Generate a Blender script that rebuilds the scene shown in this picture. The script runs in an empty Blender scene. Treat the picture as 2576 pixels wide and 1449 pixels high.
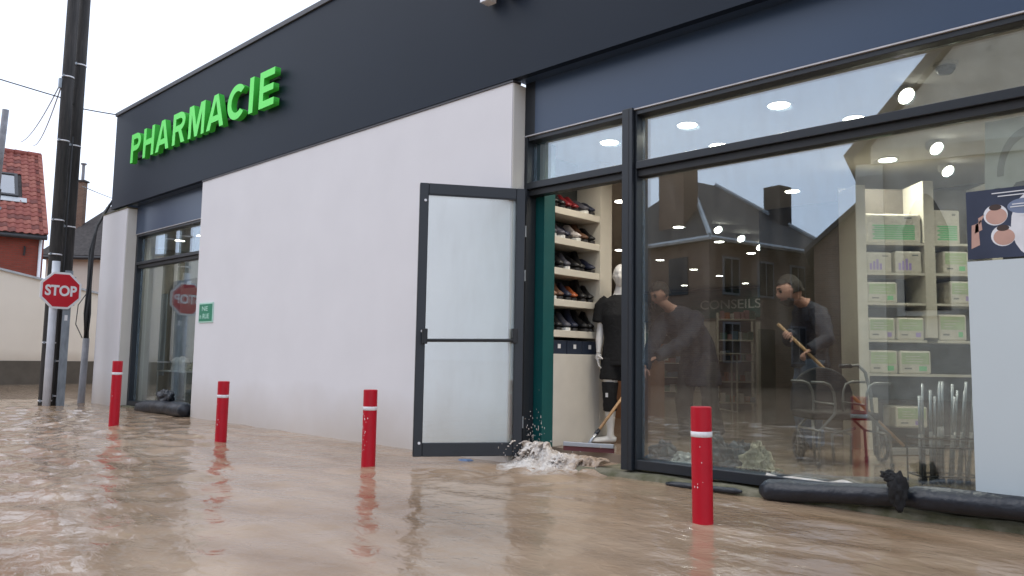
import bpy, bmesh, math, random
import numpy as np
from mathutils import Vector, Matrix

SC = bpy.context.scene
COL = SC.collection
random.seed(7)
R_ = math.radians

# ------------------------------------------------------------------ camera
cam_d = bpy.data.cameras.new('camera')
cam = bpy.data.objects.new('camera', cam_d); COL.objects.link(cam)
YAW, PIT, ROL = 0.760759777, 0.0920429518, 0.0168320795
F_ = Vector((-math.sin(YAW)*math.cos(PIT), math.cos(YAW)*math.cos(PIT), math.sin(PIT)))
Rr = Vector((math.cos(YAW), math.sin(YAW), 0)); Uu = Rr.cross(F_)
R2 = Rr*math.cos(ROL)+Uu*math.sin(ROL); U2 = Uu*math.cos(ROL)-Rr*math.sin(ROL)
M3 = Matrix((R2, U2, -F_)).transposed()
cam.matrix_world = Matrix.Translation((0, 0, 0.9)) @ M3.to_4x4()
cam_d.sensor_width = 36; cam_d.lens = 1945.6/2576*36
cam_d.clip_start = 0.05; cam_d.clip_end = 1500
SC.camera = cam

# ------------------------------------------------------------------ sky, sun, exposure
SUN_EL, SUN_AZ = R_(48), R_(225)          # azimuth measured clockwise from +Y
world = bpy.data.worlds.new('World'); SC.world = world; world.use_nodes = True
nt = world.node_tree; nt.nodes.clear()
n_out = nt.nodes.new('ShaderNodeOutputWorld'); n_bg = nt.nodes.new('ShaderNodeBackground')
n_sky = nt.nodes.new('ShaderNodeTexSky'); n_sky.sky_type = 'NISHITA'; n_sky.sun_disc = False
n_sky.sun_elevation = SUN_EL; n_sky.sun_rotation = SUN_AZ; n_sky.dust_density = 2.0
n_tc = nt.nodes.new('ShaderNodeTexCoord'); n_ns = nt.nodes.new('ShaderNodeTexNoise')
n_ns.inputs['Scale'].default_value = 2.2; n_ns.inputs['Detail'].default_value = 5
n_mp = nt.nodes.new('ShaderNodeMapping'); n_mp.inputs['Scale'].default_value = (1, 1, 2.6)
nt.links.new(n_tc.outputs['Generated'], n_mp.inputs['Vector']); nt.links.new(n_mp.outputs[0], n_ns.inputs['Vector'])
n_cl = nt.nodes.new('ShaderNodeValToRGB')
n_cl.color_ramp.elements[0].position = 0.3; n_cl.color_ramp.elements[0].color = (9.6, 10.9, 13.6, 1)
n_cl.color_ramp.elements[1].position = 0.7; n_cl.color_ramp.elements[1].color = (13.0, 13.9, 15.8, 1)
nt.links.new(n_ns.outputs['Fac'], n_cl.inputs['Fac'])
n_mx = nt.nodes.new('ShaderNodeMixRGB'); n_mx.inputs['Fac'].default_value = 0.85
nt.links.new(n_sky.outputs[0], n_mx.inputs['Color1']); nt.links.new(n_cl.outputs[0], n_mx.inputs['Color2'])
nt.links.new(n_mx.outputs[0], n_bg.inputs['Color']); n_bg.inputs['Strength'].default_value = 0.11
nt.links.new(n_bg.outputs[0], n_out.inputs['Surface'])

sun_d = bpy.data.lights.new('sun', 'SUN'); sun = bpy.data.objects.new('sun', sun_d); COL.objects.link(sun)
sun_d.energy = 0.5; sun_d.angle = R_(35); sun_d.color = (1, 0.96, 0.9)
sd = Vector((math.sin(SUN_AZ)*math.cos(SUN_EL), math.cos(SUN_AZ)*math.cos(SUN_EL), math.sin(SUN_EL)))
sun.rotation_euler = sd.to_track_quat('Z', 'Y').to_euler()

SC.view_settings.view_transform = 'Standard'; SC.view_settings.look = 'None'
SC.view_settings.exposure = 0.12; SC.view_settings.gamma = 1.0; SC.view_settings.use_curve_mapping = False
SC.render.engine = 'CYCLES'
SC.cycles.use_denoising = True
SC.cycles.max_bounces = 10; SC.cycles.transparent_max_bounces = 24
SC.cycles.glossy_bounces = 5; SC.cycles.diffuse_bounces = 4
SC.cycles.caustics_reflective = False; SC.cycles.caustics_refractive = False
SC.cycles.sample_clamp_indirect = 6

# ------------------------------------------------------------------ materials
def s2l(c):
    return tuple(((x/255)/12.92 if x <= 10 else (((x/255)+0.055)/1.055)**2.4) for x in c)
MATS = {}
def mat(name, col, rough=0.6, metal=0.0, var=0.12, scale=6.0, bump=0.0, bscale=60.0, spec=0.5, col2=None, stretch=(1, 1, 1), coat=0.0, emit=None, estr=0.0):
    if name in MATS: return MATS[name]
    m = bpy.data.materials.new(name); m.use_nodes = True
    t = m.node_tree; b = t.nodes['Principled BSDF']
    b.inputs['Roughness'].default_value = rough; b.inputs['Metallic'].default_value = metal
    b.inputs['Specular IOR Level'].default_value = spec
    b.inputs['Coat Weight'].default_value = coat
    tc = t.nodes.new('ShaderNodeTexCoord'); mp = t.nodes.new('ShaderNodeMapping'); mp.inputs['Scale'].default_value = stretch
    t.links.new(tc.outputs['Object'], mp.inputs['Vector'])
    ns = t.nodes.new('ShaderNodeTexNoise'); ns.inputs['Scale'].default_value = scale; ns.inputs['Detail'].default_value = 6
    t.links.new(mp.outputs[0], ns.inputs['Vector'])
    rp = t.nodes.new('ShaderNodeValToRGB')
    c2 = col2 or tuple(min(1, x*(1+var)) for x in col); c1 = col if col2 else tuple(x*(1-var) for x in col)
    rp.color_ramp.elements[0].position = 0.3; rp.color_ramp.elements[1].position = 0.7
    rp.color_ramp.elements[0].color = (*c1, 1); rp.color_ramp.elements[1].color = (*c2, 1)
    t.links.new(ns.outputs['Fac'], rp.inputs['Fac']); t.links.new(rp.outputs[0], b.inputs['Base Color'])
    if bump:
        n2 = t.nodes.new('ShaderNodeTexNoise'); n2.inputs['Scale'].default_value = bscale; n2.inputs['Detail'].default_value = 4
        t.links.new(mp.outputs[0], n2.inputs['Vector'])
        bp = t.nodes.new('ShaderNodeBump'); bp.inputs['Strength'].default_value = bump; bp.inputs['Distance'].default_value = 0.02
        t.links.new(n2.outputs['Fac'], bp.inputs['Height']); t.links.new(bp.outputs[0], b.inputs['Normal'])
    if emit:
        b.inputs['Emission Color'].default_value = (*emit, 1); b.inputs['Emission Strength'].default_value = estr
    MATS[name] = m
    return m

def glass_mat(name, tint, r0, rough=0.0, refl=(1, 1, 1), grime=0.0):
    if name in MATS: return MATS[name]
    m = bpy.data.materials.new(name); m.use_nodes = True; t = m.node_tree; t.nodes.clear()
    o = t.nodes.new('ShaderNodeOutputMaterial'); tr = t.nodes.new('ShaderNodeBsdfTransparent'); tr.inputs['Color'].default_value = (*tint, 1)
    gl = t.nodes.new('ShaderNodeBsdfGlossy'); gl.inputs['Roughness'].default_value = rough; gl.inputs['Color'].default_value = (*refl, 1)
    lw = t.nodes.new('ShaderNodeLayerWeight'); lw.inputs['Blend'].default_value = 0.5
    p = t.nodes.new('ShaderNodeMath'); p.operation = 'POWER'; p.inputs[1].default_value = 5
    t.links.new(lw.outputs['Facing'], p.inputs[0])
    mr = t.nodes.new('ShaderNodeMapRange'); mr.inputs['To Min'].default_value = r0; mr.inputs['To Max'].default_value = 0.95
    t.links.new(p.outputs[0], mr.inputs['Value'])
    mx = t.nodes.new('ShaderNodeMixShader'); t.links.new(mr.outputs[0], mx.inputs['Fac'])
    t.links.new(tr.outputs[0], mx.inputs[1]); t.links.new(gl.outputs[0], mx.inputs[2])
    last = mx
    if grime:
        df = t.nodes.new('ShaderNodeBsdfDiffuse'); df.inputs['Color'].default_value = (0.55, 0.52, 0.47, 1)
        tc = t.nodes.new('ShaderNodeTexCoord'); mp = t.nodes.new('ShaderNodeMapping'); mp.inputs['Scale'].default_value = (3, 3, 0.8)
        ns = t.nodes.new('ShaderNodeTexNoise'); ns.inputs['Scale'].default_value = 2.5; ns.inputs['Detail'].default_value = 6
        t.links.new(tc.outputs['Object'], mp.inputs['Vector']); t.links.new(mp.outputs[0], ns.inputs['Vector'])
        mr2 = t.nodes.new('ShaderNodeMapRange'); mr2.inputs['From Min'].default_value = 0.45; mr2.inputs['From Max'].default_value = 0.8
        mr2.inputs['To Min'].default_value = 0.0; mr2.inputs['To Max'].default_value = grime
        t.links.new(ns.outputs['Fac'], mr2.inputs['Value'])
        m2 = t.nodes.new('ShaderNodeMixShader'); t.links.new(mr2.outputs[0], m2.inputs['Fac'])
        t.links.new(mx.outputs[0], m2.inputs[1]); t.links.new(df.outputs[0], m2.inputs[2]); last = m2
    t.links.new(last.outputs[0], o.inputs['Surface'])
    MATS[name] = m
    return m

def wall_mat(name, col, low, h=0.6, base=0.0, rough=0.85):
    """render with a muddy splash-back stain at the waterline and faint grime"""
    m = mat(name, col, rough, var=0.025, scale=1.5, bump=0.08, bscale=180)
    t = m.node_tree; b = t.nodes['Principled BSDF']
    rp = [n for n in t.nodes if n.type == 'VALTORGB'][0]
    ge = t.nodes.new('ShaderNodeNewGeometry'); sx = t.nodes.new('ShaderNodeSeparateXYZ'); t.links.new(ge.outputs['Position'], sx.inputs[0])
    ns = t.nodes.new('ShaderNodeTexNoise'); ns.inputs['Scale'].default_value = 1.3; ns.inputs['Detail'].default_value = 8
    t.links.new(ge.outputs['Position'], ns.inputs['Vector'])
    a = t.nodes.new('ShaderNodeMath'); a.operation = 'MULTIPLY_ADD'; a.inputs[1].default_value = -0.5
    t.links.new(ns.outputs['Fac'], a.inputs[0]); t.links.new(sx.outputs['Z'], a.inputs[2])
    mr = t.nodes.new('ShaderNodeMapRange'); mr.inputs['From Min'].default_value = base-0.25; mr.inputs['From Max'].default_value = base+h-0.25
    mr.inputs['To Min'].default_value = 0.75; mr.inputs['To Max'].default_value = 0.0
    t.links.new(a.outputs[0], mr.inputs['Value'])
    mx = t.nodes.new('ShaderNodeMixRGB'); mx.inputs['Color2'].default_value = (*low, 1)
    t.links.new(mr.outputs[0], mx.inputs['Fac']); t.links.new(rp.outputs[0], mx.inputs['Color1'])
    t.links.new(mx.outputs[0], b.inputs['Base Color'])
    return m

M_white = wall_mat('white render', (0.73, 0.72, 0.735), (0.5, 0.44, 0.38), 0.6)
M_reveal = wall_mat('cream reveal render', (0.70, 0.68, 0.62), (0.52, 0.46, 0.38), 0.6)
M_fascia = mat('dark fascia metal', (0.0085, 0.0150, 0.027), 0.5, spec=0.2, var=0.06, scale=0.8, bump=0.02, bscale=6)
M_panel = mat('blue grey glossy panel', (0.035, 0.062, 0.115), 0.3, var=0.05, scale=0.7, bump=0.01, bscale=3)
M_coping = mat('dark coping', (0.055, 0.055, 0.062), 0.45)
M_frame = mat('anthracite frame', (0.014, 0.018, 0.024), 0.38, var=0.08, scale=9)
M_frame2 = mat('black gasket frame', (0.012, 0.013, 0.015), 0.5)
M_drip = mat('pale drip edge', (0.5, 0.5, 0.52), 0.5)
M_glass = glass_mat('shop glass', (0.90, 0.94, 0.92), 0.225, refl=(0.82, 0.91, 1.0), grime=0.05)
M_door_glass = glass_mat('door glass', (0.93, 0.96, 0.95), 0.055, refl=(0.9, 0.95, 1.0), grime=0.05)
M_concrete = mat('mossy concrete', (0.07, 0.072, 0.03), 0.9, col2=(0.21, 0.19, 0.14), scale=9, bump=0.5, bscale=40)
M_green = mat('lit green letter', (0.10, 0.66, 0.09), 0.4, var=0.03, emit=(0.10, 0.75, 0.07), estr=0.25)
M_green_d = mat('green letter return', (0.05, 0.45, 0.05), 0.45, var=0.05, emit=(0.05, 0.6, 0.04), estr=0.06)
M_wletter = mat('white letter', (0.8, 0.82, 0.86), 0.4)
M_red = mat('bollard red', (0.46, 0.004, 0.018), 0.45, spec=0.35, var=0.06, scale=14, bump=0.02, bscale=120)
M_band = mat('white reflective band', (0.75, 0.74, 0.76), 0.4, var=0.1, scale=40)
M_pole = mat('tarred pole wood', (0.012, 0.011, 0.010), 0.75, col2=(0.042, 0.036, 0.032), scale=5, stretch=(6, 6, 0.5), bump=0.5, bscale=20)
M_galv = mat('galvanised steel', (0.26, 0.29, 0.32), 0.5, 0.4, var=0.25, scale=14, stretch=(1, 1, .3))
M_pvc = mat('pale grey conduit', (0.58, 0.60, 0.64), 0.5, var=0.1, scale=6)
M_gpipe = mat('grey pipe', (0.22, 0.22, 0.23), 0.55, var=0.2, scale=6)
M_cable = mat('black cable', (0.015, 0.015, 0.016), 0.5)
M_pcable = mat('pale cable', (0.5, 0.53, 0.6), 0.5)
M_stop = mat('stop red', (0.52, 0.006, 0.02), 0.35, var=0.04)
M_signw = mat('sign white', (0.78, 0.78, 0.8), 0.4, var=0.03)
M_plaque = mat('plaque green', (0.01, 0.22, 0.12), 0.4, var=0.05)
M_plaqt = mat('plaque print', (0.45, 0.7, 0.6), 0.5)
M_black = mat('black rubber sheet', (0.012, 0.015, 0.022), 0.38, var=0.2, scale=12, bump=0.6, bscale=14)
M_ceil = mat('shop ceiling', (0.84, 0.82, 0.79), 0.8, var=0.02)
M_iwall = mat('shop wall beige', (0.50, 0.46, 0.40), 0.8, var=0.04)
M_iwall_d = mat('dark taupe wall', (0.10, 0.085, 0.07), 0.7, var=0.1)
M_ifloor = mat('wet muddy floor', (0.20, 0.15, 0.11), 0.18, col2=(0.36, 0.29, 0.23), scale=1.5, bump=0.06, bscale=12)
M_teal = mat('teal paint', (0.006, 0.085, 0.085), 0.45, var=0.05)
M_shelf = mat('cream laminate', (0.66, 0.62, 0.53), 0.5, var=0.03)
M_cab = mat('cream cabinet', (0.62, 0.59, 0.53), 0.55, var=0.03)
M_navy = mat('navy box', (0.02, 0.03, 0.055), 0.5)
M_dgreen = mat('dark green band', (0.008, 0.07, 0.055), 0.5)
M_label = mat('pale lettering', (0.8, 0.8, 0.76), 0.5)
M_mann = mat('mannequin white', (0.74, 0.72, 0.69), 0.4, var=0.02)
M_blackcloth = mat('black cloth', (0.008, 0.008, 0.009), 0.85, var=0.25, scale=20, bump=0.3, bscale=30)
M_skin = mat('skin', (0.48, 0.26, 0.2), 0.5, var=0.1, scale=20)
M_hair = mat('dark hair', (0.025, 0.018, 0.014), 0.7, var=0.3, scale=60)
M_beard = mat('grey beard', (0.085, 0.075, 0.07), 0.8, var=0.4, scale=60)
M_coat = mat('navy coat', (0.012, 0.016, 0.032), 0.8, var=0.25, scale=14, bump=0.35, bscale=16)
M_dtrous = mat('charcoal trousers', (0.035, 0.037, 0.042), 0.85, var=0.2, scale=14, bump=0.3, bscale=16)
M_jeans = mat('blue jeans', (0.09, 0.13, 0.2), 0.85, var=0.25, scale=12, bump=0.3, bscale=18)
M_shoe = mat('dark shoe', (0.03, 0.027, 0.025), 0.5)
M_wood = mat('broom wood', (0.42, 0.25, 0.12), 0.5, var=0.15, scale=10, stretch=(1, 1, .2))
M_alu = mat('aluminium', (0.46, 0.48, 0.51), 0.4, 0.7, var=0.06)
M_rubber = mat('red brown rubber', (0.12, 0.03, 0.035), 0.6)
M_chrome = mat('grey tube metal', (0.2, 0.2, 0.195), 0.4, 0.5, var=0.1)
M_film = mat('frosted film', (0.54, 0.595, 0.61), 0.3, var=0.04, scale=0.9)
M_poster = mat('poster navy', (0.035, 0.045, 0.08), 0.4, var=0.3, scale=3)
M_paper = mat('cream paper', (0.58, 0.53, 0.43), 0.6, var=0.05)
M_tile = mat('terracotta tile', (0.20, 0.047, 0.035), 0.8, col2=(0.30, 0.09, 0.065), scale=3.0, bump=0.3, bscale=30)
M_slate = mat('dark roof slate', (0.05, 0.043, 0.04), 0.8, var=0.35, scale=8, bump=0.3, bscale=12)
M_cream = wall_mat('cream wall', (0.80, 0.73, 0.62), (0.6, 0.52, 0.42), 0.3, base=0.6)
M_plinth = mat('grey brown plinth', (0.115, 0.10, 0.08), 0.9, var=0.15, scale=3)
M_iron = mat('dark gutter', (0.03, 0.03, 0.032), 0.5)
M_skyl = glass_mat('skylight glass', (0.25, 0.3, 0.35), 0.35)
M_stone = mat('church stone', (0.50, 0.46, 0.38), 0.9, var=0.2, scale=2, bump=0.4, bscale=9)
M_dark = mat('dark opening', (0.012, 0.013, 0.015), 0.25)
M_zinc = mat('zinc flashing', (0.45, 0.47, 0.48), 0.5)
M_lens = mat('lamp lens', (0.9, 0.9, 0.85), 0.4, emit=(1, 0.94, 0.84), estr=14)
M_ring = mat('lamp trim', (0.75, 0.75, 0.73), 0.5)

def brick_mat(name, c1, c2, mortar, sc=1.0):
    m = bpy.data.materials.new(name); m.use_nodes = True; t = m.node_tree; b = t.nodes['Principled BSDF']
    b.inputs['Roughness'].default_value = 0.9
    tc = t.nodes.new('ShaderNodeTexCoord'); sx = t.nodes.new('ShaderNodeSeparateXYZ'); t.links.new(tc.outputs['Object'], sx.inputs[0])
    ad = t.nodes.new('ShaderNodeMath'); ad.operation = 'ADD'; t.links.new(sx.outputs['X'], ad.inputs[0]); t.links.new(sx.outputs['Y'], ad.inputs[1])
    cx = t.nodes.new('ShaderNodeCombineXYZ'); t.links.new(ad.outputs[0], cx.inputs['X']); t.links.new(sx.outputs['Z'], cx.inputs['Y'])
    br = t.nodes.new('ShaderNodeTexBrick'); br.inputs['Scale'].default_value = sc
    br.inputs['Brick Width'].default_value = 0.22; br.inputs['Row Height'].default_value = 0.07; br.inputs['Mortar Size'].default_value = 0.008
    br.inputs['Color1'].default_value = (*c1, 1); br.inputs['Color2'].default_value = (*c2, 1); br.inputs['Mortar'].default_value = (*mortar, 1)
    t.links.new(cx.outputs[0], br.inputs['Vector']); t.links.new(br.outputs['Color'], b.inputs['Base Color'])
    bp = t.nodes.new('ShaderNodeBump'); bp.inputs['Strength'].default_value = 0.4; bp.inputs['Distance'].default_value = 0.01
    t.links.new(br.outputs['Fac'], bp.inputs['Height']); bp.invert = True; t.links.new(bp.outputs[0], b.inputs['Normal'])
    return m
M_brick = brick_mat('red brick', (0.27, 0.055, 0.035), (0.21, 0.045, 0.03), (0.17, 0.07, 0.05))
M_brick_b = brick_mat('brown brick', (0.2, 0.12, 0.08), (0.15, 0.085, 0.06), (0.2, 0.16, 0.12))

# ------------------------------------------------------------------ object helpers
ORG = {}
def tag(o, label=None, cat=None, group=None, kind=None):
    if label: o['label'] = label
    if cat: o['category'] = cat
    if group: o['group'] = group
    if kind: o['kind'] = kind
    return o
def empty(name, loc, label, cat, group=None, rz=0.0):
    o = bpy.data.objects.new(name, None); COL.objects.link(o); o.location = loc; o.rotation_euler = (0, 0, rz)
    o.empty_display_size = 0.1
    ORG[o.name] = Vector(loc)
    return tag(o, label, cat, group)
def link(name, me, m=None, parent=None, smooth=False, bevel=0.0, loc=None):
    o = bpy.data.objects.new(name, me); COL.objects.link(o)
    if m:
        me.materials.clear(); me.materials.append(m)
    if smooth:
        me.polygons.foreach_set('use_smooth', [True]*len(me.polygons))
    if parent is not None:
        o.parent = parent; ORG[o.name] = ORG[parent.name]
    else:
        ORG[o.name] = Vector((0, 0, 0))
    if loc: o.location = loc
    if bevel:
        b = o.modifiers.new('bevel', 'BEVEL'); b.width = bevel; b.segments = 2; b.limit_method = 'ANGLE'; b.angle_limit = 0.7
    return o
class MB:
    def __init__(s): s.v = []; s.f = []
    def add(s, vs, fs):
        n = len(s.v); s.v += [Vector(p) for p in vs]; s.f += [tuple(i+n for i in f) for f in fs]; return s
    def box(s, x0, x1, y0, y1, z0, z1):
        return s.add([(x0,y0,z0),(x1,y0,z0),(x1,y1,z0),(x0,y1,z0),(x0,y0,z1),(x1,y0,z1),(x1,y1,z1),(x0,y1,z1)],
                     [(3,2,1,0),(4,5,6,7),(0,1,5,4),(1,2,6,5),(2,3,7,6),(3,0,4,7)])
    def hexa(s, p):     # 8 corners, bottom 4 ccw then top 4 ccw
        return s.add(p, [(3,2,1,0),(4,5,6,7),(0,1,5,4),(1,2,6,5),(2,3,7,6),(3,0,4,7)])
    def prism(s, poly, d):   # planar polygon (3d points) extruded by vector d
        n = len(poly); d = Vector(d); vs = [Vector(p) for p in poly]+[Vector(p)+d for p in poly]
        fs = [tuple(range(n-1, -1, -1)), tuple(range(n, 2*n))]+[(i, (i+1) % n, n+(i+1) % n, n+i) for i in range(n)]
        return s.add(vs, fs)
    def tube(s, pts, r, n=8, cap=True):
        pts = [Vector(p) for p in pts]; rs = r if isinstance(r, (list, tuple)) else [r]*len(pts)
        rings = []; up = None
        for i, p in enumerate(pts):
            d = (pts[min(i+1, len(pts)-1)]-pts[max(i-1, 0)]).normalized()
            if up is None: up = Vector((0, 0, 1)) if abs(d.z) < 0.9 else Vector((1, 0, 0))
            a = d.cross(up)
            if a.length < 1e-4: a = d.cross(Vector((0, 1, 0)))
            a.normalize(); b = d.cross(a).normalized(); up = -b if b.dot(up) < 0 else b
            up = a.cross(d).normalized()
            rings.append([p+(a*math.cos(2*math.pi*k/n)+up*math.sin(2*math.pi*k/n))*rs[i] for k in range(n)])
        vs = [q for r_ in rings for q in r_]; fs = []
        for i in range(len(rings)-1):
            for k in range(n):
                fs.append((i*n+k, i*n+(k+1) % n, (i+1)*n+(k+1) % n, (i+1)*n+k))
        if cap: fs += [tuple(range(n-1, -1, -1)), tuple(range((len(rings)-1)*n, len(rings)*n))]
        return s.add(vs, fs)
    def lathe(s, prof, c, n=20):
        vs = []; fs = []
        for (r, z) in prof:
            for k in range(n):
                a = 2*math.pi*k/n; vs.append((c[0]+r*math.cos(a), c[1]+r*math.sin(a), c[2]+z))
        for i in range(len(prof)-1):
            for k in range(n): fs.append((i*n+k, i*n+(k+1) % n, (i+1)*n+(k+1) % n, (i+1)*n+k))
        fs += [tuple(range(n-1, -1, -1)), tuple(range((len(prof)-1)*n, len(prof)*n))]
        return s.add(vs, fs)
    def build(s, name, m, parent=None, smooth=False, bevel=0.0):
        me = bpy.data.meshes.new(name)
        o = ORG[parent.name] if parent is not None else Vector((0, 0, 0))
        me.from_pydata([v-o for v in s.v], [], s.f); me.update()
        bm = bmesh.new(); bm.from_mesh(me); bmesh.ops.recalc_face_normals(bm, faces=bm.faces); bm.to_mesh(me); bm.free()
        return link(name, me, m, parent, smooth, bevel)
def box(name, m, parent, x0, x1, y0, y1, z0, z1, bevel=0.0):
    return MB().box(x0, x1, y0, y1, z0, z1).build(name, m, parent, bevel=bevel)
def shade_auto(o):
    for p in o.data.polygons: p.use_smooth = True
    try: o.data.set_sharp_from_angle(angle=0.7)
    except Exception: pass
    return o
def copy_tree(o, parent=None):
    c = o.copy(); COL.objects.link(c); c.parent = parent
    for ch in list(o.children): copy_tree(ch, c)
    return c
def text_mesh(txt, size, extrude, offset=0.0, bevel=0.0):
    cu = bpy.data.curves.new('text_outline', 'FONT'); cu.body = txt; cu.size = size; cu.extrude = extrude; cu.offset = offset
    cu.bevel_depth = bevel; cu.resolution_u = 6
    ob = bpy.data.objects.new('text_outline', cu); COL.objects.link(ob)
    dg = bpy.context.evaluated_depsgraph_get(); dg.update()
    me = bpy.data.meshes.new_from_object(ob.evaluated_get(dg))
    bpy.data.objects.remove(ob); bpy.data.curves.remove(cu)
    return me
def fit_text(me, w, h, c):
    """scale letter mesh (in its XY plane, depth Z) so it spans w x h; returns verts with centre at c=(x0,y0) lower left"""
    co = np.array([v.co[:] for v in me.vertices]); mn = co.min(0); mx = co.max(0)
    sx = w/(mx[0]-mn[0]); sy = h/(mx[1]-mn[1])
    for v in me.vertices:
        v.co.x = (v.co.x-mn[0])*sx+c[0]; v.co.y = (v.co.y-mn[1])*sy+c[1]
    return me
def put_letters(me, m, parent):
    """one child object per letter of a text mesh (its loose islands)"""
    bm = bmesh.new(); bm.from_mesh(me); seen = set(); bm.verts.index_update()
    for v0 in bm.verts:
        if v0.index in seen: continue
        st_ = [v0]; isl = []; seen.add(v0.index)
        while st_:
            v = st_.pop(); isl.append(v)
            for e_ in v.link_edges:
                w = e_.other_vert(v)
                if w.index not in seen: seen.add(w.index); st_.append(w)
        ix = {v: i for i, v in enumerate(isl)}; fs = {f for v in isl for f in v.link_faces}
        o = bpy.data.meshes.new('letter'); o.from_pydata([v.co[:] for v in isl], [], [[ix[v] for v in f.verts] for f in fs]); o.update()
        link('letter', o, m, parent)
    bm.free()
def skin_mesh(name, chains, m, parent, subdiv=1, loc=None):
    """chains: list of (verts, radii, edges); the first vertex of each chain is its root. verts in world space"""
    me = bpy.data.meshes.new(name); vs = []; es = []; rs = []; roots = []
    o0 = ORG[parent.name] if parent is not None else Vector((0, 0, 0))
    for v, r, e in chains:
        n = len(vs); roots.append(n); vs += [Vector(p)-o0 for p in v]; rs += list(r)
        es += [(a+n, b+n) for a, b in (e or [(i, i+1) for i in range(len(v)-1)])]
    me.from_pydata(vs, es, [])
    ob = bpy.data.objects.new(name+'_raw', me); COL.objects.link(ob)
    sk = ob.modifiers.new('skin', 'SKIN'); sk.use_smooth_shade = True; sk.branch_smoothing = 0.3
    lay = me.skin_vertices[0].data
    for i, r in enumerate(rs):
        lay[i].radius = r if isinstance(r, (tuple, list)) else (r, r); lay[i].use_root = i in roots
    ss = ob.modifiers.new('sub', 'SUBSURF'); ss.levels = subdiv; ss.render_levels = subdiv
    dg = bpy.context.evaluated_depsgraph_get(); dg.update()
    out = bpy.data.meshes.new_from_object(ob.evaluated_get(dg)); out.name = name
    bpy.data.objects.remove(ob); bpy.data.meshes.remove(me)
    return link(name, out, m, parent, smooth=True, loc=loc)

# ================================================================== SETTING: ground and water
g = MB(); g.box(-400, 400, -400, 400, -1.2, -1.0); tag(g.build('ground', M_concrete), 'street ground under the flood', kind='structure')

def water_mat():
    m = bpy.data.materials.new('muddy flood water'); m.use_nodes = True; t = m.node_tree; b = t.nodes['Principled BSDF']
    b.inputs['Roughness'].default_value = 0.06; b.inputs['IOR'].default_value = 1.33; b.inputs['Specular IOR Level'].default_value = 0.5
    ge = t.nodes.new('ShaderNodeNewGeometry')
    mp = t.nodes.new('ShaderNodeMapping'); mp.inputs['Rotation'].default_value = (0, 0, R_(-20)); mp.inputs['Scale'].default_value = (0.5, 1.6, 1)
    t.links.new(ge.outputs['Position'], mp.inputs['Vector'])
    n1 = t.nodes.new('ShaderNodeTexNoise'); n1.inputs['Scale'].default_value = 1.1; n1.inputs['Detail'].default_value = 7; n1.inputs['Distortion'].default_value = 1.2
    t.links.new(mp.outputs[0], n1.inputs['Vector'])
    rp = t.nodes.new('ShaderNodeValToRGB')
    rp.color_ramp.elements[0].position = 0.3; rp.color_ramp.elements[0].color = (0.265, 0.175, 0.108, 1)
    rp.color_ramp.elements[1].position = 0.72; rp.color_ramp.elements[1].color = (0.47, 0.345, 0.238, 1)
    t.links.new(n1.outputs['Fac'], rp.inputs['Fac']); t.links.new(rp.outputs[0], b.inputs['Base Color'])
    mp2 = t.nodes.new('ShaderNodeMapping'); mp2.inputs['Rotation'].default_value = (0, 0, R_(25)); mp2.inputs['Scale'].default_value = (1, 1.5, 1)
    t.links.new(ge.outputs['Position'], mp2.inputs['Vector'])
    n2 = t.nodes.new('ShaderNodeTexNoise'); n2.inputs['Scale'].default_value = 9; n2.inputs['Detail'].default_value = 4; n2.inputs['Distortion'].default_value = 0.6
    t.links.new(mp2.outputs[0], n2.inputs['Vector'])
    bp = t.nodes.new('ShaderNodeBump'); bp.inputs['Strength'].default_value = 0.30; bp.inputs['Distance'].default_value = 0.02
    t.links.new(n2.outputs['Fac'], bp.inputs['Height']); t.links.new(bp.outputs[0], b.inputs['Normal'])
    return m
M_water = water_mat()
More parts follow.
